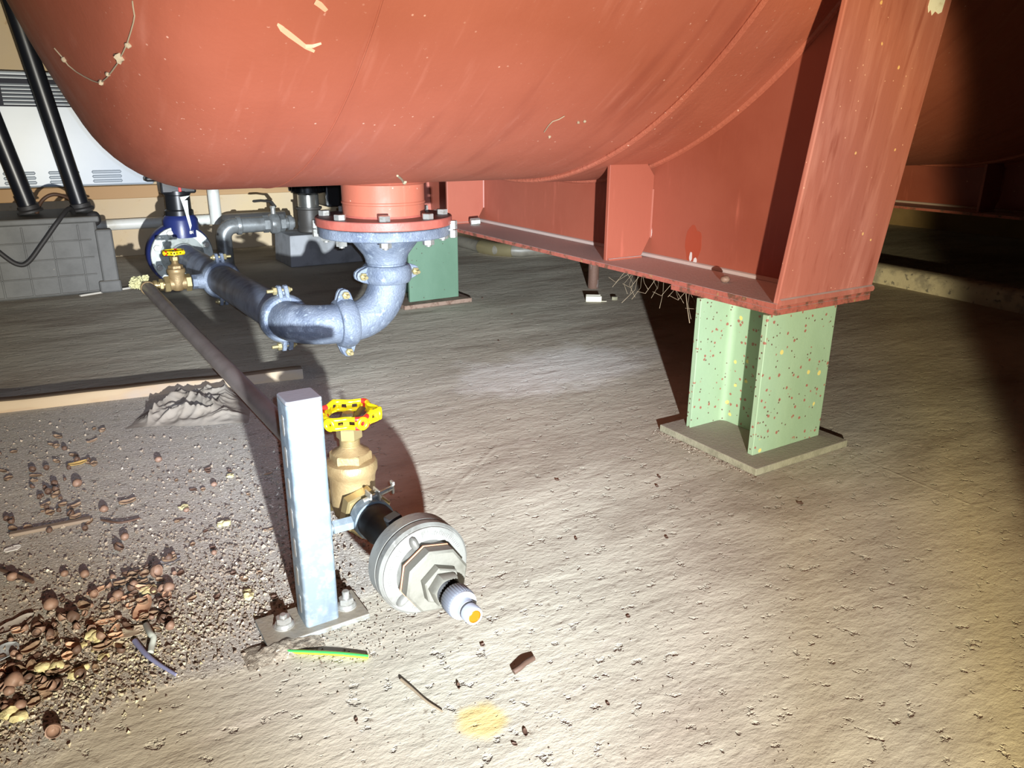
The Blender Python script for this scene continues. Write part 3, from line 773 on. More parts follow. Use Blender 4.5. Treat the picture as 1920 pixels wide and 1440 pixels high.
# ------------------------------------------------------------------ brass gate valves
def gate_valve(o, flow, s, label, name='gate_valve', spin=0.0):
    """o: middle of the bore; flow: direction of the bore; s: scale"""
    r = empty(name, (o[0], o[1], o[2] - 0.036 * s), label, 'valve', 'brass gate valves with yellow handwheels')
    f = Vector(flow).normalized(); u = Vector((0, 0, 1)); f = (f - u * f.dot(u)).normalized(); w = u.cross(f)
    M = Matrix(((w.x * s, f.x * s, 0, o[0]), (w.y * s, f.y * s, 0, o[1]), (0, 0, s, o[2]), (0, 0, 0, 1)))
    b = MB(M)
    b.lathe([(0.004, -0.037), (0.022, -0.034), (0.032, -0.022), (0.036, -0.005), (0.037, 0.02), (0.038, 0.045), (0.0405, 0.054), (0.0425, 0.058), (0.0425, 0.070), (0.040, 0.074), (0.03, 0.077)], (0, 0, 0), (0, 0, 1), 48)
    b.lathe([(0.031, -0.05), (0.032, 0.05)], (0, 0, 0), (0, 1, 0), 40)
    b.build('valve_body', M_BRASS, r)
    for q in (1, -1):
        MB(M).hexa((0, q * 0.036, 0), (0, q * 0.062, 0), 0.0425, ch=0.003, rot=0.25).build('hex_end', M_BRASS_HEX, r)
    MB(M).hexa((0, 0, 0.074), (0, 0, 0.090), 0.0345, ch=0.002, rot=0.5).lathe([(0.031, 0.0895), (0.022, 0.094), (0.0155, 0.100), (0.0155, 0.112)], (0, 0, 0), (0, 0, 1), 32).build('bonnet', M_BRASS, r)
    g = MB(M)
    for k in range(5):
        g.lathe([(0.0150, 0.1005 + k * 0.0023), (0.0166, 0.1016 + k * 0.0023), (0.0150, 0.1027 + k * 0.0023)], (0, 0, 0), (0, 0, 1), 28, caps=False)
    g.build('thread', M_BRASS_HEX, r)
    MB(M).hexa((0, 0, 0.112), (0, 0, 0.134), 0.0208, ch=0.0025, rot=0.5).build('gland_nut', M_BRASS_HEX, r)
    MB(M).cyl((0, 0, 0.13), (0, 0, 0.156), 0.0055, seg=16).hexa((0, 0, 0.150), (0, 0, 0.157), 0.010).build('stem', M_BRASS_HEX, r)
    # handwheel: scalloped hoop of two rails joined by struts, loops at the lobes
    hub = MB(M)
    hub.cyl((0, 0, 0.140), (0, 0, 0.150), 0.012, seg=20)
    nl = 6
    def rad(t): return 0.0440 + 0.0042 * cos(nl * t)
    for k in range(3):
        t = spin + 2 * pi * k / 3
        hub.tube([(0.008 * cos(t), 0.008 * sin(t), 0.144), (0.024 * cos(t), 0.024 * sin(t), 0.143), (0.043 * cos(t), 0.043 * sin(t), 0.150)], 0.0035, 8, flat=2.0)
    N = 120
    rails = MB(M)
    zc = 0.1535
    for dz, rr in ((0.0068, 0.0040), (-0.0068, 0.0040)):
        rails.tube([(rad(t) * cos(t + spin), rad(t) * sin(t + spin), zc + dz) for t in [2 * pi * k / N for k in range(N)]], rr, 8, closed=True)
    # inner lip
    for k in range(18):
        t = 2 * pi * (k + 0.5) / 18
        R_ = rad(t)
        rails.obox((R_ * cos(t + spin), R_ * sin(t + spin), zc), (cos(t + spin), sin(t + spin), 0), (-sin(t + spin), cos(t + spin), 0), (0, 0, 1), 0.0055, 0.0046 if k % 3 != 1 else 0.009, 0.015)
    for k in range(nl):
        t = 2 * pi * k / nl
        c0 = Vector((0.0505 * cos(t + spin), 0.0505 * sin(t + spin), zc))
        ring = []
        for j in range(20):
            q = 2 * pi * j / 20
            ring.append(c0 + Vector((-sin(t + spin), cos(t + spin), 0)) * (0.0070 * cos(q)) + Vector((0, 0, 1)) * (0.0074 * sin(q)))
        rails.tube(ring, 0.0038, 8, closed=True)
    hw = rails.build('handwheel', M_YELLOW, r, smooth=50)
    hub.build('spokes', M_DARKSTEEL, hw)
    for t0, t1 in ((0.15, 0.50), (2.0, 2.25), (3.9, 4.4)):
        redm = MB(M)
        for dz in (0.0068, -0.0068):
            redm.tube([(rad(t) * cos(t + spin) * 1.004, rad(t) * sin(t + spin) * 1.004, zc + dz) for t in [t0 + (t1 - t0) * k / 8 for k in range(9)]], 0.0044, 8)
        tm = (t0 + t1) / 2
        redm.obox((rad(tm) * cos(tm + spin) * 1.01, rad(tm) * sin(tm + spin) * 1.01, zc), (cos(tm + spin), sin(tm + spin), 0), (-sin(tm + spin), cos(tm + spin), 0), (0, 0, 1), 0.0048, 0.005, 0.015)
        redm.build('red_marking', M_REDEN, hw, smooth=50)
    return r, M

AX0, AX1 = Vector((-0.919, 0.055, 0.126)), Vector((-0.916, -0.36, 0.146))
AD = (AX1 - AX0).normalized()          # bore of the front line, pointing at the viewer
gate_valve(AX0, -AD, 1.0, 'larger brass gate valve with yellow handwheel beside the galvanised post', spin=0.42)
V2 = C4 + sd * (PR + 0.046 + 0.05)
gate_valve(V2, (1, 0, 0), 0.74, 'small brass gate valve with yellow handwheel in front of the pale pipe flange', spin=0.1)

# small line: brass elbow and plastic pipe running from the back valve to the front valve
E2 = Vector((V2.x - 0.105, V2.y, V2.z))
el = empty('brass_elbow', (E2.x, E2.y, E2.z - 0.02), 'small brass elbow joining the back valve to the brown pipe', 'pipe fitting')
e_ = MB()
e_.cyl(V2 + sd * 0.044, E2 + Vector((0.02, 0, 0)), 0.013, seg=20)
e_.hexa(V2 + sd * 0.050, V2 + sd * 0.062, 0.0215)
e_.lathe([(0.016, 0), (0.019, 0.002), (0.019, 0.012), (0.016, 0.014)], V2 + sd * 0.068, sd, 20)
e_.tube([E2 + Vector((0.028, 0, 0))] + elbow_pts(E2 + Vector((0.016, -0.016, 0)), 0.016, (0, 1, 0), (-1, 0, 0), 8) + [E2 + Vector((0, -0.03, -0.001))], 0.016, 16)
e_.build('elbow_body', M_BRASS_HEX, el)
SP0 = E2 + Vector((0, -0.028, -0.001))
SP1 = AX0 - AD * 0.060
sp = empty('plastic_pipe', (SP0.x, SP0.y, 0.1), 'long straight brown-grey plastic pipe running back to the small brass valve', 'pipe')
MB().tube([SP0, SP0.lerp(SP1, 0.5), SP1], 0.0215, 32).build('pipe_run', M_PVCBROWN, sp, smooth=50)
MB().lathe([(0.0205, 0), (0.0245, 0.001), (0.0245, 0.010), (0.022, 0.012)], SP0, SP1 - SP0, 28).build('end_collar', M_BRASS, sp)
tuft = MB()
for k in range(9):
    c = E2 + Vector((random.uniform(-0.045, 0.0), random.uniform(-0.01, 0.03), random.uniform(0.002, 0.035)))
    q_ = random.uniform(0.009, 0.017)
    tuft.blob(c, (q_, q_, q_ * 0.9), 3, 0.8, 3.0, k * 3.1)
recentre(tuft.build('hemp_tuft', mat('pale_hemp', srgb(190, 186, 140), 0.9), None))
tag(bpy.data.objects['hemp_tuft'], 'pale yellow crumbly tuft at the far end of the plastic pipe', 'tuft')

# ------------------------------------------------------------------ hose coupling at the front end
cp = empty('hose_coupling', tuple(AX0 + AD * 0.2 - Vector((0, 0, 0.07))), 'round aluminium hose coupling with white hose tail pointing at the viewer', 'coupling')
DT = 0.062
AXS = AX0 + AD * DT
def A_(t): return AXS + AD * t
MB().lathe([(0.024, 0.001), (0.024, 0.003), (0.029, 0.006), (0.029, 0.06), (0.027, 0.063), (0.027, 0.11), (0.030, 0.114), (0.033, 0.13), (0.033, 0.155)], AXS, AD, 40).build('rubber_sleeve', M_RUBBER, cp)
a_, u_, w_ = frame(AD, (0, 0, 1))
lug = MB()
lug.lathe([(0.033, 0.148), (0.052, 0.150), (0.056, 0.154), (0.056, 0.166), (0.05, 0.168)], AXS, AD, 40)
for th in (0.3, 2.4, 4.4):
    d = u_ * cos(th) + w_ * sin(th)
    lug.obox(A_(0.150) + d * 0.05, AD, d, AD.cross(d), 0.022, 0.03, 0.022)
lug.build('black_claw_ring', M_RUBBER, cp, bevel=0.003)
MB().lathe([(0.048, 0.166), (0.064, 0.166), (0.0675, 0.170), (0.0675, 0.192), (0.066, 0.1935), (0.0655, 0.1945), (0.0675, 0.196), (0.0675, 0.206), (0.064, 0.210), (0.05, 0.210)], AXS, AD, 96).build('coupling_ring', M_ALU, cp)
cap = MB()
cap.lathe([(0.0635, 0.2085), (0.0630, 0.2125), (0.0615, 0.2135), (0.047, 0.2135), (0.045, 0.2145), (0.0435, 0.219), (0.0425, 0.226), (0.03, 0.228)], AXS, AD, 96)
capo = cap.build('cap_disc', M_ALU, cp)
for th in (0.35, 2.25, 4.30):
    ears = MB()
    d = u_ * cos(th) + w_ * sin(th); s_ = AD.cross(d)
    ears.blob(A_(0.216) + d * 0.049, (0.010, 0.010, 0.010), 2, 0.05, rot=Matrix((Vector((d.x * 1.25, s_.x * 0.62, AD.x * 0.8)), Vector((d.y * 1.25, s_.y * 0.62, AD.y * 0.8)), Vector((d.z * 1.25, s_.z * 0.62, AD.z * 0.8)))))
    ears.build('cap_lug', M_ALU, capo)
random.seed(3)   # illegible cast lettering round the rim
for arc0, arc1 in ((0.75, 1.7), (2.7, 4.0), (5.1, 6.0)):
    let = MB()
    t = arc0
    while t < arc1:
        d = u_ * cos(t) + w_ * sin(t); s_ = AD.cross(d)
        let.obox(A_(0.2138) + d * (0.0545 + random.uniform(-0.0008, 0.0008)), d, s_, AD, random.uniform(0.003, 0.006), random.uniform(0.0008, 0.002), 0.0012)
        t += random.uniform(0.045, 0.075)
    let.build('cast_lettering', M_ALU, capo)
MB().lathe([(0.0465, 0.2262), (0.0478, 0.2268), (0.0478, 0.2286), (0.0465, 0.229)], AXS, AD, 8, up=u_ * cos(0.2) + w_ * sin(0.2)).build('copper_washer', M_COPPER, cp)
MB().lathe([(0.0440, 0.229), (0.0468, 0.231), (0.0468, 0.246), (0.0435, 0.249)], AXS, AD, 8, up=u_ * cos(0.2) + w_ * sin(0.2)).build('octagon_plug', M_ALUDULL, cp)
MB().lathe([(0.0265, 0.2485), (0.0275, 0.250), (0.0275, 0.262), (0.0255, 0.264)], AXS, AD, 6, up=u_ * cos(0.15) + w_ * sin(0.15)).build('reducing_bush', M_ALUDULL, cp)
MB().lathe([(0.0220, 0.2635), (0.0228, 0.265), (0.0228, 0.277), (0.0205, 0.280)], AXS, AD, 6, up=u_ * cos(0.35) + w_ * sin(0.35)).build('hex_nipple', M_ALUDULL, cp)
th_ = MB()
for k in range(6):
    th_.lathe([(0.0155, 0.279 + k * 0.0024), (0.0172, 0.2802 + k * 0.0024), (0.0155, 0.2814 + k * 0.0024)], AXS, AD, 36, caps=False)
th_.lathe([(0.0155, 0.278), (0.0155, 0.297)], AXS, AD, 36)
th_.build('black_thread', M_RUBBER, cp)
wh = MB()
n = 96
vs, fs = [], []
for (r0, t) in ((0.0195, 0.295), (0.0205, 0.2965), (0.0205, 0.3135), (0.0195, 0.316)):
    for i in range(n):
        q = 2 * pi * i / n
        r_ = r0 - (0.0007 if i % 3 == 0 else 0)
        vs.append(A_(t) + (u_ * cos(q) + w_ * sin(q)) * r_)
for k in range(3):
    for i in range(n):
        fs.append((k * n + i, k * n + (i + 1) % n, (k + 1) * n + (i + 1) % n, (k + 1) * n + i))
fs.append(tuple(3 * n + i for i in range(n)))
wh.add(vs, fs)
wh.build('knurled_grey_nut', M_GREYP, cp)
wo = MB().lathe([(0.0192, 0.316), (0.0192, 0.319), (0.0172, 0.3205), (0.0128, 0.3215), (0.0122, 0.326), (0.0122, 0.331), (0.0108, 0.3315), (0.0108, 0.3345), (0.0122, 0.335), (0.0122, 0.345), (0.0112, 0.348), (0.0085, 0.3485), (0.0080, 0.345)], AXS, AD, 56).build('white_hose_tail', M_WHITEP, cp)
MB().tube([A_(0.333) + (u_ * cos(q) + w_ * sin(q)) * 0.0112 for q in [2 * pi * k / 36 for k in range(36)]], 0.0012, 8, closed=True).build('o_ring', M_RUBBER, wo)
MB().lathe([(0.0086, 0.3483), (0.0072, 0.349), (0.0068, 0.3465), (0.0, 0.3455)], AXS, AD, 32).build('amber_plug', M_AMBER, wo)

# pipe clip holding the coupling's neck to the post
clip = empty('pipe_clip', tuple(A_(0.075) - Vector((0.045, 0, 0))), 'galvanised pipe clip joining the black neck to the post', 'pipe clip')
def A_(t): return AX0 + AD * t
c_ = MB().lathe([(0.0292, 0.0685), (0.0325, 0.0685), (0.0325, 0.0925), (0.0292, 0.0925)], AX0, AD, 48).build('clip_band', M_GALV, clip)
s_ = MB()
top = A_(0.078) + u_ * 0.026 - w_ * 0.022
right = Vector((AD.y, -AD.x, 0)).normalized() * -1
tw = (u_ * 0.2 - w_ * 0.9).normalized() if (w_.x < 0) else (u_ * 0.2 + w_ * 0.9).normalized()
top = A_(0.078) + u_ * 0.033
s_.cyl(top - tw * 0.012, top + tw * 0.040, 0.0042, seg=12)
s_.hexa(top + tw * 0.010, top + tw * 0.017, 0.009)
s_.obox(top - tw * 0.002, AD, tw, u_, 0.024, 0.003, 0.024)
s_.obox(top + tw * 0.012, AD, tw, u_, 0.024, 0.003, 0.022)
s_.obox(top + tw * 0.040, AD, u_, tw, 0.006, 0.020, 0.004)
s_.obox(top + tw * 0.040 + u_ * 0.008, AD, u_, tw, 0.012, 0.006, 0.004)
s_.build('clip_screw', M_BOLT, clip, bevel=0.0008)
ez = A_(0.078)
MB().cyl((-1.0, -0.035 + 0.012, ez.z), ez + Vector((-0.0325, 0, 0)), 0.0065, seg=16).build('threaded_rod', M_BOLT, clip)
q0 = Vector((-0.999, -0.023, ez.z)); q1 = ez + Vector((-0.0325, 0, 0)); qd = (q1 - q0)
MB().hexa(q0, q0 + qd * 0.28, 0.0135).hexa(q0 + qd * 0.33, q1, 0.0115).build('rod_nut', M_GALV, clip)

# ------------------------------------------------------------------ galvanised post
PX0, PX1, PY0, PY1 = -1.051, -1.000, -0.081, -0.031
post = empty('channel_post', ((PX0 + PX1) / 2, (PY0 + PY1) / 2, 0), 'short upright galvanised square post on a bolted foot plate', 'post')
H_ = 0.366
prof_ = MB()
rc = 0.006
sq = []
for cx, cy, a0 in ((PX0 + rc, PY0 + rc, pi), (PX1 - rc, PY0 + rc, 1.5 * pi), (PX1 - rc, PY1 - rc, 0), (PX0 + rc, PY1 - rc, 0.5 * pi)):
    sq += [(cx + rc * cos(a0 + pi / 2 * k / 6), cy + rc * sin(a0 + pi / 2 * k / 6)) for k in range(7)]
prof_.prism(sq, (0, 0, 0.008), (1, 0, 0), (0, 1, 0), (0, 0, 1), H_ - 0.008 - 0.006)
prof_.build('upright', M_GALV, post, smooth=40)
MB().prism(sq, (0, 0, H_ - 0.0065), (1, 0, 0), (0, 1, 0), (0, 0, 1), 0.0065).build('end_cap', M_GALVCAP, post, smooth=40, bevel=0.002)
for k in range(7):
    z0 = 0.02 + k * 0.048
    sl = MB()
    pl = []
    for (cz, a0) in ((z0 + 0.028, 0.0), (z0 + 0.006, pi)):
        pl += [(0.005 * cos(a0 + pi * j / 8), cz + 0.005 * sin(a0 + pi * j / 8)) for j in range(9)]
    sl.prism(pl, (PX0 - 0.0004, (PY0 + PY1) / 2, 0), (0, 1, 0), (0, 0, 1), (1, 0, 0), 0.002)
    sl.build('slot', M_BOLT, post, smooth=0)
MB().box((-1.112, -0.095, 0), (-0.957, -0.018, 0.008)).build('foot_plate', mat('dusty_galvanised_plate', srgb(132, 138, 140), 0.6, 0.2, var=[(50, (1, 1, 1), srgb(120, 116, 106), 0.4, 0.65)], bumps=[(160, (1, 1, 1), 0.3, 0.003)], dust=(srgb(138, 128, 112), 0.9)), post, smooth=0, bevel=0.0012)
for bx, by, hh in ((-0.981, -0.058, 0.012), (-1.078, -0.056, 0.004)):
    b = MB()
    b.cyl((bx, by, 0.008), (bx, by, 0.0105), 0.0155, seg=28)
    b.lathe([(0.0145, 0.0105), (0.0130, 0.014), (0.0122, 0.015)], (bx, by, 0), (0, 0, 1), 28)
    b.hexa((bx, by, 0.0145), (bx, by, 0.024), 0.0118, rot=0.4)
    b.cyl((bx, by, 0.022), (bx, by, 0.024 + hh), 0.0056, seg=16, ch=0.001)
    b.build('anchor_bolt', M_BOLT, post)
# dirt swept over the front of the foot plate
dm = MB()
nu, nv = 70, 36
vs, fs = [], []
for j in range(nv + 1):
    for i in range(nu + 1):
        u, v = i / nu * 2 - 1, j / nv * 2 - 1
        p = Vector((-1.092 + u * 0.055, -0.096 + v * 0.027, 0))
        k = max(0.0, 1 - u * u) * max(0.0, 1 - v * v)
        z = 0.0125 * k ** 0.8 * (0.75 + 0.6 * noise.noise(p * 22)) + 0.004 * k * noise.noise(p * 90)
        vs.append((p.x, p.y, max(z, -0.001)))
for j in range(nv):
    for i in range(nu):
        a = j * (nu + 1) + i
        fs.append((a, a + 1, a + nu + 2, a + nu + 1))
dm.add(vs, fs)
tag(recentre(dm.build('dirt_mound', M_DIRT, smooth=80, recalc=False)), 'low mound of dirt half burying the left end of the post foot plate', 'dirt', kind='stuff')

# ------------------------------------------------------------------ background at the left: ribbed box, poles, cabinet, wall pipes
BX0, BX1, BY0, BY1, BZ = -2.05, -1.055, 2.79, 3.20, 0.335
box = empty('plastic_box', ((BX0 + BX1) / 2, (BY0 + BY1) / 2, 0), 'dark grey ribbed plastic box on the floor at far left', 'box')
b = MB().box((BX0, BY0, 0.0), (BX1, BY1, BZ)).build('box_body', M_BIN, box, smooth=0, bevel=0.012)
rb = MB()
for k in range(10):
    x = BX1 - 0.075 - 0.104 * k
    rb.box((x - 0.004, BY0 - 0.006, 0.012), (x + 0.004, BY0 + 0.002, BZ - 0.03))
for k in range(5):
    z = 0.012 + 0.0755 * k
    rb.box((BX0 + 0.02, BY0 - 0.006, z - 0.003), (BX1 - 0.03, BY0 + 0.002, z + 0.003))
rb.build('rib_grid', M_BIN, b, smooth=0, bevel=0.002)
MB().box((BX0 - 0.01, BY0 - 0.016, BZ - 0.022), (BX1 + 0.012, BY1 + 0.01, BZ + 0.004)).build('rim', M_BIN, box, smooth=0, bevel=0.006)
MB().box((BX1 - 0.012, BY0 - 0.012, 0.0), (BX1 + 0.055, BY0 + 0.05, BZ - 0.055)).box((BX1 - 0.03, BY0 - 0.02, 0.0), (BX1 + 0.06, BY0 + 0.02, 0.055)).build('corner_rail', M_BIN, box, smooth=0, bevel=0.008)
MB().blob((BX1 - 0.005, BY0 + 0.03, BZ - 0.01), (0.03, 0.03, 0.032), 3, 0.1).build('rubber_latch', M_RUBBER, box)

for (x0, x1, lab) in ((-1.093, -1.30, 'black leaning pole nearer the tank, standing on the ribbed box'), (-1.292, -1.55, 'black leaning pole at the left picture edge, on the ribbed box')):
    p0 = Vector((x0, 2.95, BZ + 0.016)); p1 = Vector((x1, 2.95, 1.75))
    r = empty('pole', tuple(p0), lab, 'pole', 'black poles on the ribbed box')
    MB().cyl(p0, p1, 0.0365, seg=32).build('shaft', M_POLE, r)
    MB().lathe([(0.052, 0), (0.052, 0.008), (0.042, 0.014), (0.042, 0.03), (0.037, 0.032)], p0, p1 - p0, 32).build('socket', M_RUBBER, r)

def curve_thing(name, pts, r, m, label, cat, group=None, seg=10, sub=6):
    P = [Vector(p) for p in pts]
    out = []
    for i in range(len(P) - 1):
        p0, p1, p2, p3 = P[max(i - 1, 0)], P[i], P[i + 1], P[min(i + 2, len(P) - 1)]
        for k in range(sub):
            t = k / sub
            out.append(0.5 * ((2 * p1) + (p2 - p0) * t + (2 * p0 - 5 * p1 + 4 * p2 - p3) * t * t + (3 * p1 - p0 - 3 * p2 + p3) * t ** 3))
    out.append(P[-1])
    rr = r
    if isinstance(r, (list, tuple)):
        rr = [r[0] + (r[1] - r[0]) * k / (len(out) - 1) for k in range(len(out))]
    return tag(recentre(MB().tube(out, rr, seg).build(name, m, smooth=60)), label, cat, group)

curve_thing('cable', [(-1.13, 2.90, BZ + 0.01), (-1.15, 2.83, BZ + 0.035), (-1.20, 2.765, BZ - 0.01), (-1.27, 2.758, 0.24), (-1.335, 2.756, 0.165), (-1.375, 2.756, 0.158), (-1.42, 2.757, 0.20), (-1.48, 2.757, 0.28)], 0.0095, M_RUBBER, 'thick black cable looping down over the ribbed box front', 'cable')
curve_thing('wire', [(-1.27, 3.02, BZ + 0.004), (-1.24, 3.0, BZ + 0.06), (-1.19, 3.0, BZ + 0.085), (-1.13, 3.02, BZ + 0.06), (-1.10, 3.06, BZ + 0.006)], 0.008, mat('brown_wire', srgb(70, 46, 30), 0.6), 'brown wire arching over the top of the ribbed box', 'wire')

cab = empty('wall_cabinet', (-1.3, 3.77, 0.405), 'white enamelled louvred wall cabinet behind the poles', 'cabinet')
CX0, CX1, CYF = -2.3, -0.68, 3.70
MB().box((CX0, CYF, 0.405), (CX1, WALL_Y, 0.965)).build('casing', M_CAB, cab, smooth=0, bevel=0.01)
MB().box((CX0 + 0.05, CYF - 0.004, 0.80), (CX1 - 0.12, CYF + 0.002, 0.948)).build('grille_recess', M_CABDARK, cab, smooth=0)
for k in range(8):
    z = 0.812 + k * 0.0175
    if k == 6: continue
    MB().prism([(0, 0), (0.012, -0.004), (0.012, 0.0), (0.0, 0.008)], (CX0 + 0.05, CYF - 0.005, z), (0, -1, 0), (0, 0, 1), (1, 0, 0), CX1 - CX0 - 0.17).build('louvre', M_CAB, cab, smooth=0)
dv = MB()
for k in range(7):
    x = CX1 - 0.12 - k * 0.365 - 0.16
    if x > CX0 + 0.06: dv.box((x - 0.009, CYF - 0.019, 0.80), (x + 0.009, CYF, 0.948))
dv.build('grille_divider', M_CABDARK, cab, smooth=0)
for g in range(6):
    x1 = CX1 - 0.155 - g * 0.2
    for r in range(3):
        z = 0.430 + r * 0.0235
        MB().lathe([(0.0, 0), (0.0085, 0.006), (0.0085, 0.139), (0.0, 0.145)], (x1 - 0.145 + 0.0, CYF - 0.0005, z), (1, 0, 0), 14).build('vent', M_CAB, cab)

curve_thing('wall_pipe', [(-1.3, 3.79, 0.186), (-0.9, 3.79, 0.186), (-0.5, 3.79, 0.186), (0.05, 3.79, 0.186)], 0.030, M_WPIPE, 'white horizontal pipe low along the beige wall', 'pipe', seg=20, sub=2)
curve_thing('down_pipe', [(-0.375, 3.70, 0.17), (-0.375, 3.70, 0.6), (-0.375, 3.70, 1.2)], 0.033, M_WPIPE, 'pale vertical pipe on the wall behind the grey pipe elbow', 'pipe', seg=20, sub=2)
for k in range(3):
    o = 0.016 * k
    curve_thing('wall_wire', [(-0.62 - o, 3.835, 0.20), (-0.56 - o, 3.835, 0.26), (-0.515 + o * 0.6, 3.835, 0.36), (-0.51 + o * 0.6, 3.835, 0.60)], 0.0035, mat('grey_wire', srgb(120, 104, 88), 0.6) if k == 0 else bpy.data.materials['grey_wire'], 'thin wire of three hanging on the wall right of the blue valve', 'wire', 'thin wires on the wall', seg=6)

# galvanised pipe, ball valve and pump behind the drain pipe
gl = empty('galvanised_pipe', (-0.42, 3.2, 0), 'grey galvanised pipe elbow with lever ball valve beside the pump', 'pipe')
GZ = 0.212
MB().tube([(-0.445, 3.2, 0.0), (-0.445, 3.2, GZ - 0.07)] + elbow_pts((-0.385, 3.2, GZ - 0.06), 0.06, (-1, 0, 0), (0, 0, 1), 12) + [Vector((-0.22, 3.2, GZ))], 0.040, 28).build('elbow', M_GALVPIPE, gl, smooth=50)
MB().lathe([(0.046, 0.0), (0.048, 0.004), (0.048, 0.02), (0.044, 0.024)], (-0.375, 3.2, GZ), (1, 0, 0), 28).build('socket', M_GALVPIPE, gl)
bvv = MB()
bvv.hexa((-0.235, 3.2, GZ), (-0.205, 3.2, GZ), 0.046).lathe([(0.036, 0), (0.052, 0.012), (0.055, 0.03), (0.052, 0.052), (0.036, 0.064)], (-0.207, 3.2, GZ), (1, 0, 0), 32).hexa((-0.146, 3.2, GZ), (-0.12, 3.2, GZ), 0.046)
vb = bvv.build('ball_valve', M_GALVPIPE, gl)
MB().cyl((-0.175, 3.2, GZ + 0.05), (-0.175, 3.2, GZ + 0.085), 0.013, seg=16).hexa((-0.175, 3.2, GZ + 0.082), (-0.175, 3.2, GZ + 0.094), 0.016).build('valve_stem', M_BOLT, vb)
MB().tube([(-0.165, 3.2, GZ + 0.09), (-0.19, 3.18, GZ + 0.12), (-0.25, 3.14, GZ + 0.13), (-0.29, 3.12, GZ + 0.13)], 0.007, 8, flat=2.0).build('lever', M_PUMP, vb)
MB().lathe([(0.03, 0), (0.03, 0.02), (0.041, 0.022), (0.041, 0.045), (0.03, 0.048), (0.03, 0.056)], (-0.125, 3.2, GZ), (1, 0, 0), 28).build('union', M_GALVPIPE, gl)

pump = empty('pump', (0.01, 3.12, 0.165), 'dark pump with stainless cylinder and black motor behind the nozzle flange', 'pump')
p_ = MB()
p_.lathe([(0.062, 0.166), (0.066, 0.17), (0.066, 0.186), (0.062, 0.192), (0.062, 0.285), (0.07, 0.29), (0.07, 0.30)], (0.0, 3.13, 0), (0, 0, 1), 40)
p_.lathe([(0.05, 0), (0.05, 0.10), (0.066, 0.102), (0.066, 0.118)], (-0.045, 3.17, GZ), (-1, 0, 0), 32) if False else None
p_.cyl((-0.046, 3.18, GZ), (0.0, 3.16, GZ), 0.034, seg=24)
p_.build('pump_casing', M_PUMP, pump)
MB().lathe([(0.056, 0.299), (0.056, 0.365), (0.05, 0.37)], (0.0, 3.13, 0), (0, 0, 1), 48).build('steel_cylinder', M_STEEL, pump)
mo = MB().lathe([(0.072, 0.372), (0.088, 0.376), (0.088, 0.62), (0.07, 0.64)], (0.0, 3.13, 0), (0, 0, 1), 40)
for k in range(20):
    q = 2 * pi * k / 20
    mo.obox((0.092 * cos(q), 3.13 + 0.092 * sin(q), 0.50), (cos(q), sin(q), 0), (-sin(q), cos(q), 0), (0, 0, 1), 0.014, 0.006, 0.23)
mo.build('motor', M_BLACK, pump)
MB().hexa((0.028, 3.066, 0.245), (0.032, 3.055, 0.245), 0.016).build('vent_plug', M_BOLT, pump)
MB().box((0.075, 3.05, 0.30), (0.40, 3.26, 0.72)).build('terminal_box', M_BLACK, pump, smooth=0, bevel=0.01)
blk = MB()
blk.add([(-0.16, 3.0, 0), (0.42, 3.0, 0), (0.42, 3.3, 0), (-0.16, 3.3, 0), (-0.15, 3.01, 0.165), (0.42, 3.01, 0.165), (0.42, 3.3, 0.165), (-0.15, 3.3, 0.165)], [(0, 3, 2, 1), (4, 5, 6, 7), (0, 1, 5, 4), (1, 2, 6, 5), (2, 3, 7, 6), (3, 0, 4, 7)])
tag(recentre(blk.build('pump_plinth', M_BLOCK, smooth=0, bevel=0.006)), 'pale grey plinth block under the dark pump', 'plinth')

# old pipe with sleeve lying behind the saddle
o0 = [fl(862, 452, 0.035), fl(900, 462, 0.035), fl(930, 468, 0.035), fl(975, 470, 0.035), fl(1040, 466, 0.035)]
op = empty('floor_pipe', tuple(Vector((o0[2].x, o0[2].y, 0))), 'old grey pipe with shiny sleeve lying behind the saddle flange', 'pipe')
MB().tube(o0, 0.034, 20).build('pipe_run', M_OLDPVC, op, smooth=60)
MB().tube([o0[1].lerp(o0[2], 0.1), o0[1].lerp(o0[2], 0.9), o0[2].lerp(o0[3], 0.7)], 0.040, 24).build('sleeve', M_OLDBRASS, op, smooth=60)

tag(recentre(MB().lathe([(0.024, 0), (0.026, 0.004), (0.025, 0.06), (0.026, 0.13), (0.02, 0.135)], tuple(fl(1112, 540)), (0, 0, 1), 24).build('pipe_stub', M_RUST)), 'short rusty upright pipe stub on the floor behind the saddle', 'pipe stub')
# cream tray and hex nut on the floor
q = fl(1113, 566); dx, dy = Vector((0.83, -0.55, 0)), Vector((0.55, 0.83, 0)); Z = Vector((0, 0, 1))
tr = MB()
tr.obox(q + dy * 0.015 + Z * 0.002, dx, dy, Z, 0.066, 0.034, 0.004)
for s in (-1, 1):
    tr.obox(q + dy * (0.015 + s * 0.0165) + Z * 0.013, dx, dy, Z, 0.066, 0.003, 0.024)
    tr.obox(q + dy * 0.015 + dx * (s * 0.0325) + Z * 0.013, dx, dy, Z, 0.003, 0.036, 0.024)
tr.obox(q + dy * 0.002 + dx * 0.042 + Z * 0.003, dx, dy, Z, 0.03, 0.004, 0.003)
tag(recentre(tr.build('plastic_tray', M_CREAM, smooth=0, bevel=0.001)), 'small open cream plastic tray on the floor under the saddle', 'tray')
q = fl(1152, 562)
tag(recentre(MB().hexa(q, q + Z * 0.014, 0.014).build('hex_nut', M_PLATE)), 'loose hex nut on the floor beside the cream tray', 'nut')
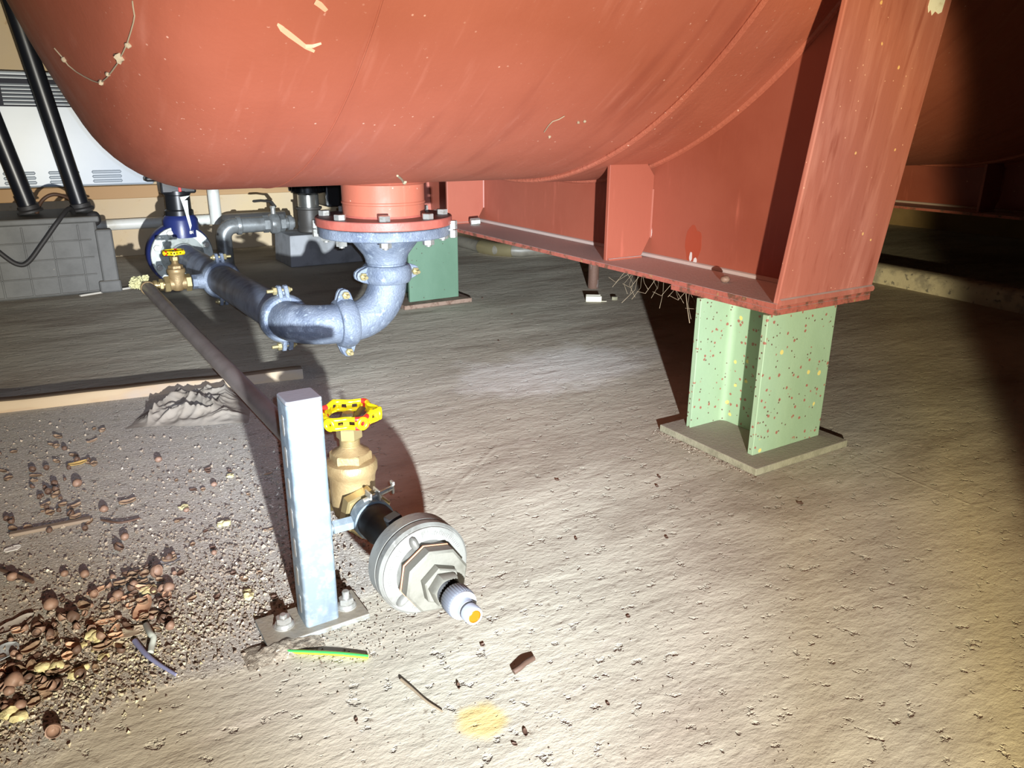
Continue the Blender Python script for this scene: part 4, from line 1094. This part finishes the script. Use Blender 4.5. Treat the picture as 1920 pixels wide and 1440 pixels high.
tag(recentre(MB().hexa((0.105, 1.50, 0.378), (0.14, 1.49, 0.380), 0.0135).build('hex_nut', M_BOLT)), 'loose hex nut lying on the saddle flange', 'nut')
tag(recentre(MB().blob((0.10, 0.22, 0.374), (0.012, 0.012, 0.009), 2, 0.15).build('nutshell', M_NUT)), 'round nutshell lying on the dusty saddle flange', 'nutshell')

# kerb on the right
kb = MB()
KP = [(2.22, 2.2), (2.20, 1.6), (2.185, 1.15), (2.15, 0.75), (2.10, 0.4), (2.05, 0.0), (2.0, -0.4)]
L, n = [], len(KP)
sec = [(0.0, 0.0), (0.004, 0.05), (0.012, 0.072), (0.035, 0.082), (0.10, 0.084), (0.12, 0.078), (0.13, 0.0)]
vs, fs = [], []
for x, y in KP:
    for dx_, z in sec: vs.append((x + dx_, y, z))
m = len(sec)
for i in range(n - 1):
    for k in range(m - 1):
        fs.append((i * m + k, i * m + k + 1, (i + 1) * m + k + 1, (i + 1) * m + k))
fs.append(tuple(range(m))); fs.append(tuple((n - 1) * m + k for k in reversed(range(m))))
kb.add(vs, fs)
tag(recentre(kb.build('kerb', M_KERB, smooth=50)), 'pale mottled concrete kerb running behind the green post at right', 'kerb')

# ------------------------------------------------------------------ floor clutter at the left
k0, k1 = fl(-160, 793), fl(569, 710)
kd = (k1 - k0).normalized(); kn = Vector((-kd.y, kd.x, 0))
bt = MB()
cnt = 40
vs, fs = [], []
for i in range(cnt + 1):
    p = k0.lerp(k1, i / cnt)
    wob = 0.004 * noise.noise(p * 5)
    for (o, z) in ((0, 0), (0.002, 0.024), (0.006, 0.029), (0.045, 0.029), (0.05, 0.025), (0.05, 0)):
        vs.append(p + kn * (o + wob) + Vector((0, 0, z + (wob if z else 0))))
m = 6
for i in range(cnt):
    for k in range(m - 1):
        fs.append((i * m + k, i * m + k + 1, (i + 1) * m + k + 1, (i + 1) * m + k))
    fs.append((i * m + m - 1, i * m, (i + 1) * m, (i + 1) * m + m - 1))
fs.append(tuple(range(m))); fs.append(tuple(cnt * m + k for k in reversed(range(m))))
bt.add(vs, fs)
tag(recentre(bt.build('batten', M_WOOD, smooth=40)), 'long dusty wooden batten lying on the floor at left', 'batten')

# crumpled rag against the batten
c00, c10, c11, c01 = fl(218, 806), fl(470, 792), fl(455, 742), fl(300, 752)
rg = MB()
nu, nv = 110, 60
vs, fs = [], []
for j in range(nv + 1):
    for i in range(nu + 1):
        u, v = i / nu, j / nv
        p = c00.lerp(c10, u).lerp(c01.lerp(c11, u), v)
        q = Vector((p.x * 9 + 3, p.y * 9, 0.5))
        rr = 1 - abs(noise.noise(q + Vector((noise.noise(q * 0.6), noise.noise(q * 0.7 + Vector((5, 5, 5))), 0)) * 1.2))
        r2 = 1 - abs(noise.noise(q * 2.3))
        ed = min(1, 5 * min(u, 1 - u)) * min(1, 4 * min(v, 1 - v + 0.3))
        p += Vector((noise.noise(q * 0.8), noise.noise(q * 0.9 + Vector((9, 1, 2))), 0)) * 0.03 * (1 - ed)
        r3 = 1 - abs(noise.noise(q * 4.6 + Vector((0, 0, 4))))
        z = 0.001 + ed * (0.003 + 0.020 * rr ** 5 + 0.012 * r2 ** 4 + 0.005 * r3 ** 3 + 0.012 * v * ed)
        vs.append((p.x, p.y, z))
for j in range(nv):
    for i in range(nu):
        a = j * (nu + 1) + i
        fs.append((a, a + 1, a + nu + 2, a + nu + 1))
n0 = len(vs)
rg.add(vs, fs)
tag(recentre(rg.build('rag', M_CLOTH, smooth=80, recalc=False)), 'crumpled dusty grey rag lying against the wooden batten', 'rag')

def stick(name, pa, pb, w, h, m, label, cat, group=None, z0=0.0):
    a, b2 = fl(*pa), fl(*pb)
    d = (b2 - a); L = d.length; d.normalize(); n_ = Vector((-d.y, d.x, 0))
    mb = MB().obox((a + b2) / 2 + Vector((0, 0, z0 + h / 2)), d, n_, Vector((0, 0, 1)), L, w, h)
    return tag(recentre(mb.build(name, m, smooth=0, bevel=min(w, h) * 0.25)), label, cat, group)

stick('strip', (150, 556), (244, 541), 0.016, 0.008, mat('white_strip', srgb(190, 186, 176), 0.7), 'short white strip on the floor right of the ribbed box', 'strip')
stick('lath', (18, 1006), (170, 976), 0.014, 0.007, mat('grey_lath_wood', srgb(122, 106, 92), 0.75), 'thin straight wooden lath lying among the grit at left edge', 'lath')
curve_thing('wire_offcut', [fl(533, 1221, 0.003), fl(585, 1223, 0.004), fl(640, 1226, 0.004), fl(690, 1231, 0.003)], 0.0032, None or mat('yellow_wire', srgb(206, 206, 40), 0.45), 'yellow and green wire offcut on the floor before the post', 'wire')
w_o = bpy.data.objects['wire_offcut']
gs = MB().tube([fl(x, y, z) - w_o.location for x, y, z in ((533, 1220, 0.0052), (585, 1222, 0.0062), (640, 1225, 0.0062), (690, 1230, 0.0052))], 0.0018, 8).build('green_stripe', mat('green_stripe_plastic', srgb(50, 150, 70), 0.45))
gs.parent = w_o
tag(gs, 'green stripe')
curve_thing('cable_offcut', [fl(253, 1202, 0.004), fl(275, 1228, 0.005), fl(300, 1247, 0.004), fl(330, 1265, 0.003)], [0.0042, 0.0022], mat('blue_grey_sheath', srgb(122, 124, 158), 0.5), 'bluish-grey cable offcut at the edge of the debris', 'cable')
curve_thing('plastic_strip', [fl(274, 1172, 0.006), fl(282, 1188, 0.012), fl(288, 1196, 0.010), fl(284, 1212, 0.005), fl(282, 1224, 0.004)], 0.0045, mat('grey_strip', srgb(170, 176, 170), 0.6), 'bent pale grey plastic strip beside the bluish cable offcut', 'strip')
curve_thing('twig', [fl(752, 1274, 0.004), fl(775, 1293, 0.004), fl(800, 1315, 0.004), fl(830, 1334, 0.003)], [0.0022, 0.0012], M_TWIG, 'thin brown twig on bare concrete left of the yellow stain', 'twig')
curve_thing('twig', [fl(963, 1260, 0.004), fl(975, 1252, 0.006), fl(985, 1243, 0.006), fl(1000, 1234, 0.003)], 0.004, M_NUTIN, 'short black crooked twig right of the white hose tail', 'twig')
curve_thing('twig', [fl(0, 1068, 0.006), fl(30, 1078, 0.008), fl(62, 1092, 0.004)], 0.003, M_NUTIN, 'dark straight twig in the debris at the left picture edge', 'twig')
curve_thing('twig', [fl(190, 975, 0.004), fl(225, 980, 0.006), fl(262, 972, 0.004)], 0.002, M_NUTIN, 'dark thin twig right of the wooden lath', 'twig')

# nutshells: the ones standing alone get their own label
def nutshell(px, r, label, opened=False, group='nutshells in the debris', mt=None, squash=0.85):
    r *= 0.74
    p = fl(*px)
    rot = Matrix.Rotation(random.uniform(0, 6.28), 3, 'Z') @ Matrix.Rotation(random.uniform(-0.6, 0.6), 3, 'X')
    sd_ = random.uniform(0, 50)
    if not opened:
        mb = MB().blob((p.x, p.y, r * squash * 0.93), (r, r * 0.93, r * squash), 3, 0.10, 1.4, sd_, rot)
    else:
        mb = MB()
        n_, mm = 20, 7
        tilt = Matrix.Rotation(random.uniform(0, 6.28), 3, 'Z') @ Matrix.Rotation(random.uniform(0.5, 1.4), 3, 'X')
        P_ = []
        for sh_ in (1.0, 0.86):
            for j in range(mm + 1):
                e = -pi / 2 + (pi / 2 + 0.25) * j / mm
                for i in range(n_):
                    t = 2 * pi * i / n_
                    k = 1 + 0.10 * noise.noise(Vector((cos(t) * 2, sin(t) * 2, sd_)))
                    P_.append(tilt @ Vector((cos(t) * cos(e), sin(t) * cos(e), sin(e) * (1 + 0.15 * noise.noise(Vector((t, sd_, 0)))))) * (r * sh_ * k))
        zmin = min(q_.z for q_ in P_)
        P_ = [Vector((p.x, p.y, -zmin)) + q_ for q_ in P_]
        fs = []
        S = (mm + 1) * n_
        for s_i in (0, S):
            for j in range(mm):
                for i in range(n_):
                    i2 = (i + 1) % n_
                    fs.append((s_i + j * n_ + i, s_i + j * n_ + i2, s_i + (j + 1) * n_ + i2, s_i + (j + 1) * n_ + i))
        for i in range(n_):
            i2 = (i + 1) % n_
            fs.append((mm * n_ + i, mm * n_ + i2, S + mm * n_ + i2, S + mm * n_ + i))
        mb.add(P_, fs)
    return tag(recentre(mb.build('nutshell', mt or (M_NUTIN if opened and random.random() < 0.4 else M_NUT), smooth=60)), label, 'nutshell', group)

random.seed(21)
for px, r, lab, op_ in [
    ((146, 912), 0.0135, 'cracked brown nutshell lying alone below the curled leaf', False),
    ((298, 866), 0.0105, 'brown nutshell lying alone on grey grit left of the post shadow', False),
    ((196, 960), 0.0115, 'brown nutshell at the right end of the wooden lath', False),
    ((235, 1012), 0.0110, 'pale smooth nutshell touching a darker one left of the post', False),
    ((225, 1032), 0.0120, 'darker split nutshell below the pale smooth one', True),
    ((402, 912), 0.0085, 'small brown nutshell nearest the plastic pipe', False),
    ((97, 1142), 0.0150, 'large tan nutshell standing above the dark debris heap', False),
    ((222, 1122), 0.0115, 'brown nutshell at the top edge of the dark heap', False),
    ((296, 1082), 0.0150, 'reddish broken nutshell in the middle of the debris', True),
    ((318, 1108), 0.0125, 'orange-tinted nutshell right of the reddish broken one', False),
    ((28, 1286), 0.0160, 'round tan nutshell at the lower left picture edge', False),
    ((103, 1382), 0.0130, 'dark curled shell fragment alone on concrete at bottom left', True),
    ((160, 1082), 0.0105, 'tan nutshell left of the middle of the debris', False),
    ((122, 1080), 0.0085, 'small pale nutshell beside the tan one', False),
    ((402, 1040), 0.0075, 'small pinkish nutshell near the post foot', False),
    ((140, 1165), 0.0130, 'split nutshell half sunk in the dark heap', True),
    ((25, 1088), 0.0120, 'tan nutshell under the dark twig at the left edge', False),
    ((350, 960), 0.0075, 'tiny orange nutshell lying right of the twig', False)]:
    nutshell(px, r, lab, op_)

# scattered shells and husks in the heap
def heap_px():
    while True:
        x = random.uniform(-10, 330)
        y = random.uniform(1040, 1400)
        c = 1290 - 0.62 * x
        if abs(y - c) < 100 * (0.5 + 0.5 * random.random()) and y < 1380 - 0.55 * x: return x, y
for k in range(70):
    nutshell(heap_px(), random.uniform(0.005, 0.0105), 'brown nutshell fragment in the dark debris heap at lower left', random.random() < 0.94, 'heaped nutshell fragments')
for k in range(26):
    nutshell((random.uniform(0, 170), random.uniform(790, 1000)), random.uniform(0.005, 0.010), 'dark nutshell fragment on the grit between batten and lath', True, 'nutshell fragments below the batten', M_NUTIN)

def leaf(px, L, W, m, label, name='leaf', cat='leaf', group=None, curl=0.5, ang=None):
    p = fl(*px)
    t0 = random.uniform(0, 6.28) if ang is None else ang
    d = Vector((cos(t0), sin(t0), 0)); n_ = Vector((-d.y, d.x, 0))
    nu, nv = 12, 6
    vs = []
    th = 0.0009
    sd_ = random.uniform(0, 90)
    for lay in (0, 1):
        for i in range(nu + 1):
            u = i / nu * 2 - 1
            w = W * sqrt(max(0.0, 1 - abs(u) ** 2.2)) * (1 + 0.15 * noise.noise(Vector((u * 3, sd_, 0))))
            for j in range(nv + 1):
                v = j / nv * 2 - 1
                z = curl * (W * 0.8 * v * v + L * 0.25 * u * u) + 0.1 * W * noise.noise(Vector((u * 2, v * 2, sd_)))
                vs.append(Vector((p.x, p.y, 0)) + d * (u * L) + n_ * (v * w) + Vector((0, 0, z + (th if lay else 0))))
    zm = min(v.z for v in vs)
    for v in vs: v.z += 0.0005 - zm
    fs = []
    S = (nu + 1) * (nv + 1)
    for lay in (0, S):
        for i in range(nu):
            for j in range(nv):
                a = lay + i * (nv + 1) + j
                fs.append((a, a + 1, a + nv + 2, a + nv + 1))
    rim = [(i * (nv + 1)) for i in range(nu + 1)] + [nu * (nv + 1) + j for j in range(1, nv + 1)] + [i * (nv + 1) + nv for i in reversed(range(nu))] + [j for j in reversed(range(1, nv))]
    for i in range(len(rim)):
        a, b_ = rim[i], rim[(i + 1) % len(rim)]
        fs.append((a, b_, b_ + S, a + S))
    return tag(recentre(MB().add(vs, fs).build(name, m, smooth=50)), label, cat, group)

leaf((146, 872), 0.020, 0.009, mat('ochre_leaf', srgb(170, 140, 84), 0.7), 'curled ochre leaf above the cracked brown nutshell', ang=0.2)
leaf((244, 1188), 0.024, 0.013, mat('pale_leaf', srgb(176, 162, 142), 0.75), 'pale flat leaf at the upper end of the bluish cable offcut', ang=-0.2, curl=0.15)
leaf((318, 1054), 0.020, 0.010, mat('grey_leaf', srgb(122, 118, 120), 0.75), 'grey oval leaf above the reddish broken nutshell', ang=0.3, curl=0.2)
leaf((28, 1176), 0.030, 0.014, mat('silver_leaf', srgb(150, 142, 134), 0.75), 'large grey leaf at the left edge of the dark heap', ang=0.5, curl=0.3)
leaf((8, 1225), 0.022, 0.016, mat('bluish_flake', srgb(160, 166, 170), 0.6), 'bluish-grey flake cut by the left picture edge', name='flake', cat='flake', ang=0.8, curl=0.1)
leaf((268, 1145), 0.034, 0.011, M_CHIP, 'long pinkish wood chip pointing out of the dark heap', name='wood_chip', cat='wood chip', ang=1.2, curl=0.35)
leaf((212, 1190), 0.024, 0.006, M_CHIP, 'narrow tan wood chip below the long pinkish chip', name='wood_chip', cat='wood chip', ang=1.15, curl=0.3)
leaf((228, 1212), 0.014, 0.008, mat('cream_chip', srgb(200, 190, 160), 0.7), 'short cream wood chip beside the pale flat leaf', name='wood_chip', cat='wood chip', ang=-0.9, curl=0.2)
leaf((240, 945), 0.016, 0.008, M_LEAF, 'dark brown leaf right of the lath end nutshell', ang=0.1, curl=0.8)
leaf((24, 1030), 0.014, 0.009, mat('white_flake', srgb(214, 210, 204), 0.7), 'white flake under the wooden lath', name='flake', cat='flake', ang=0.3, curl=0.1)
for k in range(60):
    leaf(heap_px(), random.uniform(0.007, 0.016), random.uniform(0.004, 0.008), random.choice([M_LEAF, M_LEAF, M_CHIP, M_NUTIN]), 'dry leaf scrap in the dark debris heap at lower left', group='leaf scraps in the debris heap', curl=random.uniform(0.2, 1.1))
for k in range(26):
    leaf((random.uniform(0, 200), random.uniform(800, 1000)), random.uniform(0.007, 0.014), random.uniform(0.004, 0.008), M_LEAF, 'dry leaf scrap on the grit between batten and lath', group='leaf scraps below the batten', curl=random.uniform(0.3, 1.1))
for k in range(22):
    leaf((random.uniform(330, 520), random.uniform(880, 1130)), random.uniform(0.005, 0.010), random.uniform(0.003, 0.006), random.choice([M_LEAF, M_NUTIN]), 'tiny leaf scrap on the grit left of the post', group='leaf scraps left of the post', curl=random.uniform(0.3, 1.0))

for px_ in ((1045, 902), (1236, 896), (1232, 914), (1500, 946), (1178, 1158), (965, 1398), (985, 1376), (1140, 1322), (905, 1212), (668, 1352), (1080, 1012), (860, 1290), (905, 560), (960, 590), (935, 640), (1250, 1010)):
    leaf(px_, random.uniform(0.003, 0.007), random.uniform(0.002, 0.0035), M_NUTIN, 'tiny dark scrap lying alone on the bare concrete floor', name='dark_scrap', cat='scrap', group='dark scraps on the bare concrete', curl=random.uniform(0.4, 1.2))

# yellow insulation crumbs
def crumb(px, r, label, group=None):
    p = fl(*px)
    mb = MB()
    for k in range(5):
        o = Vector((random.uniform(-1, 1), random.uniform(-1, 1), 0)) * r * 0.8
        rr = r * random.uniform(0.4, 0.75)
        mb.blob((p.x + o.x, p.y + o.y, rr * 0.5), (rr, rr, rr * 0.55), 2, 0.6, 2.5, random.uniform(0, 60))
    return tag(recentre(mb.build('insulation_crumb', M_CRUMB, smooth=40)), label, 'crumb', group)
for px, r, lab in [((92, 1252), 0.014, 'yellow insulation crumb in the middle of the heap'), ((24, 1345), 0.014, 'yellow insulation crumb at the lower left edge'),
                   ((168, 1205), 0.014, 'yellow insulation crumb below the narrow wood chip'), ((278, 1108), 0.012, 'yellow insulation crumb left of the orange-tinted nutshell'),
                   ((420, 985), 0.011, 'yellow insulation crumb nearest the post'), ((432, 893), 0.009, 'yellow insulation crumb beside the small brown nutshell'),
                   ((455, 1120), 0.014, 'yellow insulation crumb left of the post foot'), ((150, 1262), 0.010, 'pale crumb on the lower slope of the heap'),
                   ((345, 952), 0.009, 'flat yellow crumb beside the tiny orange nutshell'), ((190, 1232), 0.009, 'yellow crumb above the lower edge of the heap')]:
    crumb(px, r, lab)

# grit: too much to count
gr = MB()
ico_v = [(0, 0, 1), (0.9, 0, 0.1), (-0.5, 0.8, 0), (-0.4, -0.8, 0.1), (0.1, 0.2, -0.8)]
ico_f = [(0, 1, 2), (0, 2, 3), (0, 3, 1), (4, 2, 1), (4, 3, 2), (4, 1, 3)]
def grit(px, s):
    p = fl(*px)
    R = Matrix.Rotation(random.uniform(0, 6.28), 3, 'Z') @ Matrix.Rotation(random.uniform(-1, 1), 3, 'X')
    k = (random.uniform(0.7, 1.3), random.uniform(0.7, 1.3), random.uniform(0.5, 0.9))
    V = [R @ Vector((v[0] * k[0], v[1] * k[1], v[2] * k[2])) * s for v in ico_v]
    zm = min(v.z for v in V)
    gr.add([Vector((p.x, p.y, -zm - s * 0.15)) + v for v in V], ico_f)
n_g = 0
while n_g < 7000:
    x, y = random.uniform(-20, 720), random.uniform(790, 1440)
    p_ = fl(x, y)
    if p_.y < -0.05 + 0.2 * (p_.x + 0.945) + random.uniform(-0.01, 0.06) or p_.x - 0.25 * p_.y > -0.91 + random.uniform(-0.05, 0.02): continue
    band = math.exp(-((y - (1290 - 0.55 * x)) / 130) ** 2)
    if random.random() > 0.25 + 0.75 * band: continue
    if 190 < x < 490 and y < 818: continue
    grit((x, y), random.choice([0.0012, 0.0016, 0.0022, 0.0022, 0.003, 0.0042]) * random.uniform(0.8, 1.2))
    n_g += 1
for k in range(700):
    grit((random.gauss(600, 90), random.gauss(1180, 45)), random.uniform(0.001, 0.0024))
for k in range(260):
    grit((random.uniform(650, 1500), random.uniform(880, 1430)), random.uniform(0.0008, 0.002))
for k in range(380):   # dirt collected along the green post's base plate
    t = random.random()
    p = (1237 + (1423 - 1237) * t, 806 + (888 - 806) * t)
    grit((p[0] - abs(random.gauss(0, 8)), p[1] + abs(random.gauss(0, 6))), random.uniform(0.001, 0.0026))
go = gr.build('grit', M_GRAVEL, smooth=0)
tag(recentre(go), 'loose grit and crumbs spread over the floor at left', 'grit', kind='stuff')

gr = MB()
while len(gr.f) < 6 * 1300:
    x = random.uniform(-15, 500)
    y = 1375 - 0.56 * x + random.gauss(0, 42) - (30 if x < 120 else 0)
    p_ = fl(x, y)
    if p_.y < -0.10 + 0.2 * (p_.x + 0.945): continue
    grit((x, y), random.uniform(0.0010, 0.0036))
tag(recentre(gr.build('insulation_bits', mat('pale_bits', srgb(190, 182, 156), 0.85, 0.0, var=[(70, (1, 1, 1), srgb(140, 124, 104), 0.42, 0.58), (50, (1, 1, 1), srgb(206, 194, 140), 0.6, 0.68)]), smooth=0)), 'pale yellow crumbly bits strewn along the lower side of the debris', 'crumbs', kind='stuff')

# ------------------------------------------------------------------ cobwebs
cw = MB()
random.seed(5)
for k in range(18):
    y = random.uniform(0.20, 0.55)
    p = Vector((0.02 + random.uniform(0, 0.03), y, 0.353))
    L_ = random.uniform(0.02, 0.075)
    q = p + Vector((random.uniform(-0.03, 0.03), random.uniform(-0.05, 0.05), -L_))
    mid = p.lerp(q, 0.5) + Vector((random.uniform(-0.012, 0.012), random.uniform(-0.012, 0.012), 0))
    cw.tube([p, mid, q], [0.0003, 0.00025, 0.0005], 5)
for k in range(6):
    p = Vector((0.02, 0.20 + 0.06 * k, 0.352)); q = Vector((0.025, 0.27 + 0.06 * k, 0.34 - random.uniform(0.0, 0.04)))
    cw.tube([p, p.lerp(q, 0.5) - Vector((0, 0, 0.02)), q], 0.0005, 5)
cw.tube([(0.02, 0.27, 0.35), (0.015, 0.255, 0.31), (0.018, 0.245, 0.27)], [0.0007, 0.0006, 0.001], 5)
tag(recentre(cw.build('cobweb', M_WEB)), 'dusty cobweb threads hanging under the saddle flange', 'cobweb')

def tank_thread(pixels, r, label, blobs=()):
    mb = MB()
    pts = [p for p in (on_tank(x, y, 0.002) for x, y in pixels) if p is not None]
    mb.tube(pts, r, 6)
    for x, y, br in blobs:
        p = on_tank(x, y, 0.002)
        if p is not None: mb.blob(p, (br, br, br), 2, 0.6, 2.5, x)
    return tag(recentre(mb.build('cobweb', M_WEB, smooth=60)), label, 'cobweb')
tank_thread([(104, 90), (118, 106), (130, 122), (145, 134), (160, 143), (176, 151), (190, 155), (202, 145), (212, 132), (222, 118), (232, 98), (240, 80), (247, 58), (252, 40), (254, 28), (251, 10), (250, 1)], 0.0012, 'dirty cobweb strand sagging across the dished tank end', [(122, 111, 0.005), (226, 107, 0.008), (204, 138, 0.004), (242, 84, 0.005), (192, 154, 0.005)])
tank_thread([(1020, 246), (1028, 234), (1036, 226), (1048, 222), (1058, 216)], 0.0012, 'small cobweb clinging to the tank belly above the wear pad', [(1030, 255, 0.003), (1084, 228, 0.003), (1096, 226, 0.003)])
tank_thread([(745, 328), (752, 334), (757, 341), (752, 348), (754, 353)], 0.0028, 'pale cobweb tuft where the nozzle meets the tank', [(758, 340, 0.006)])
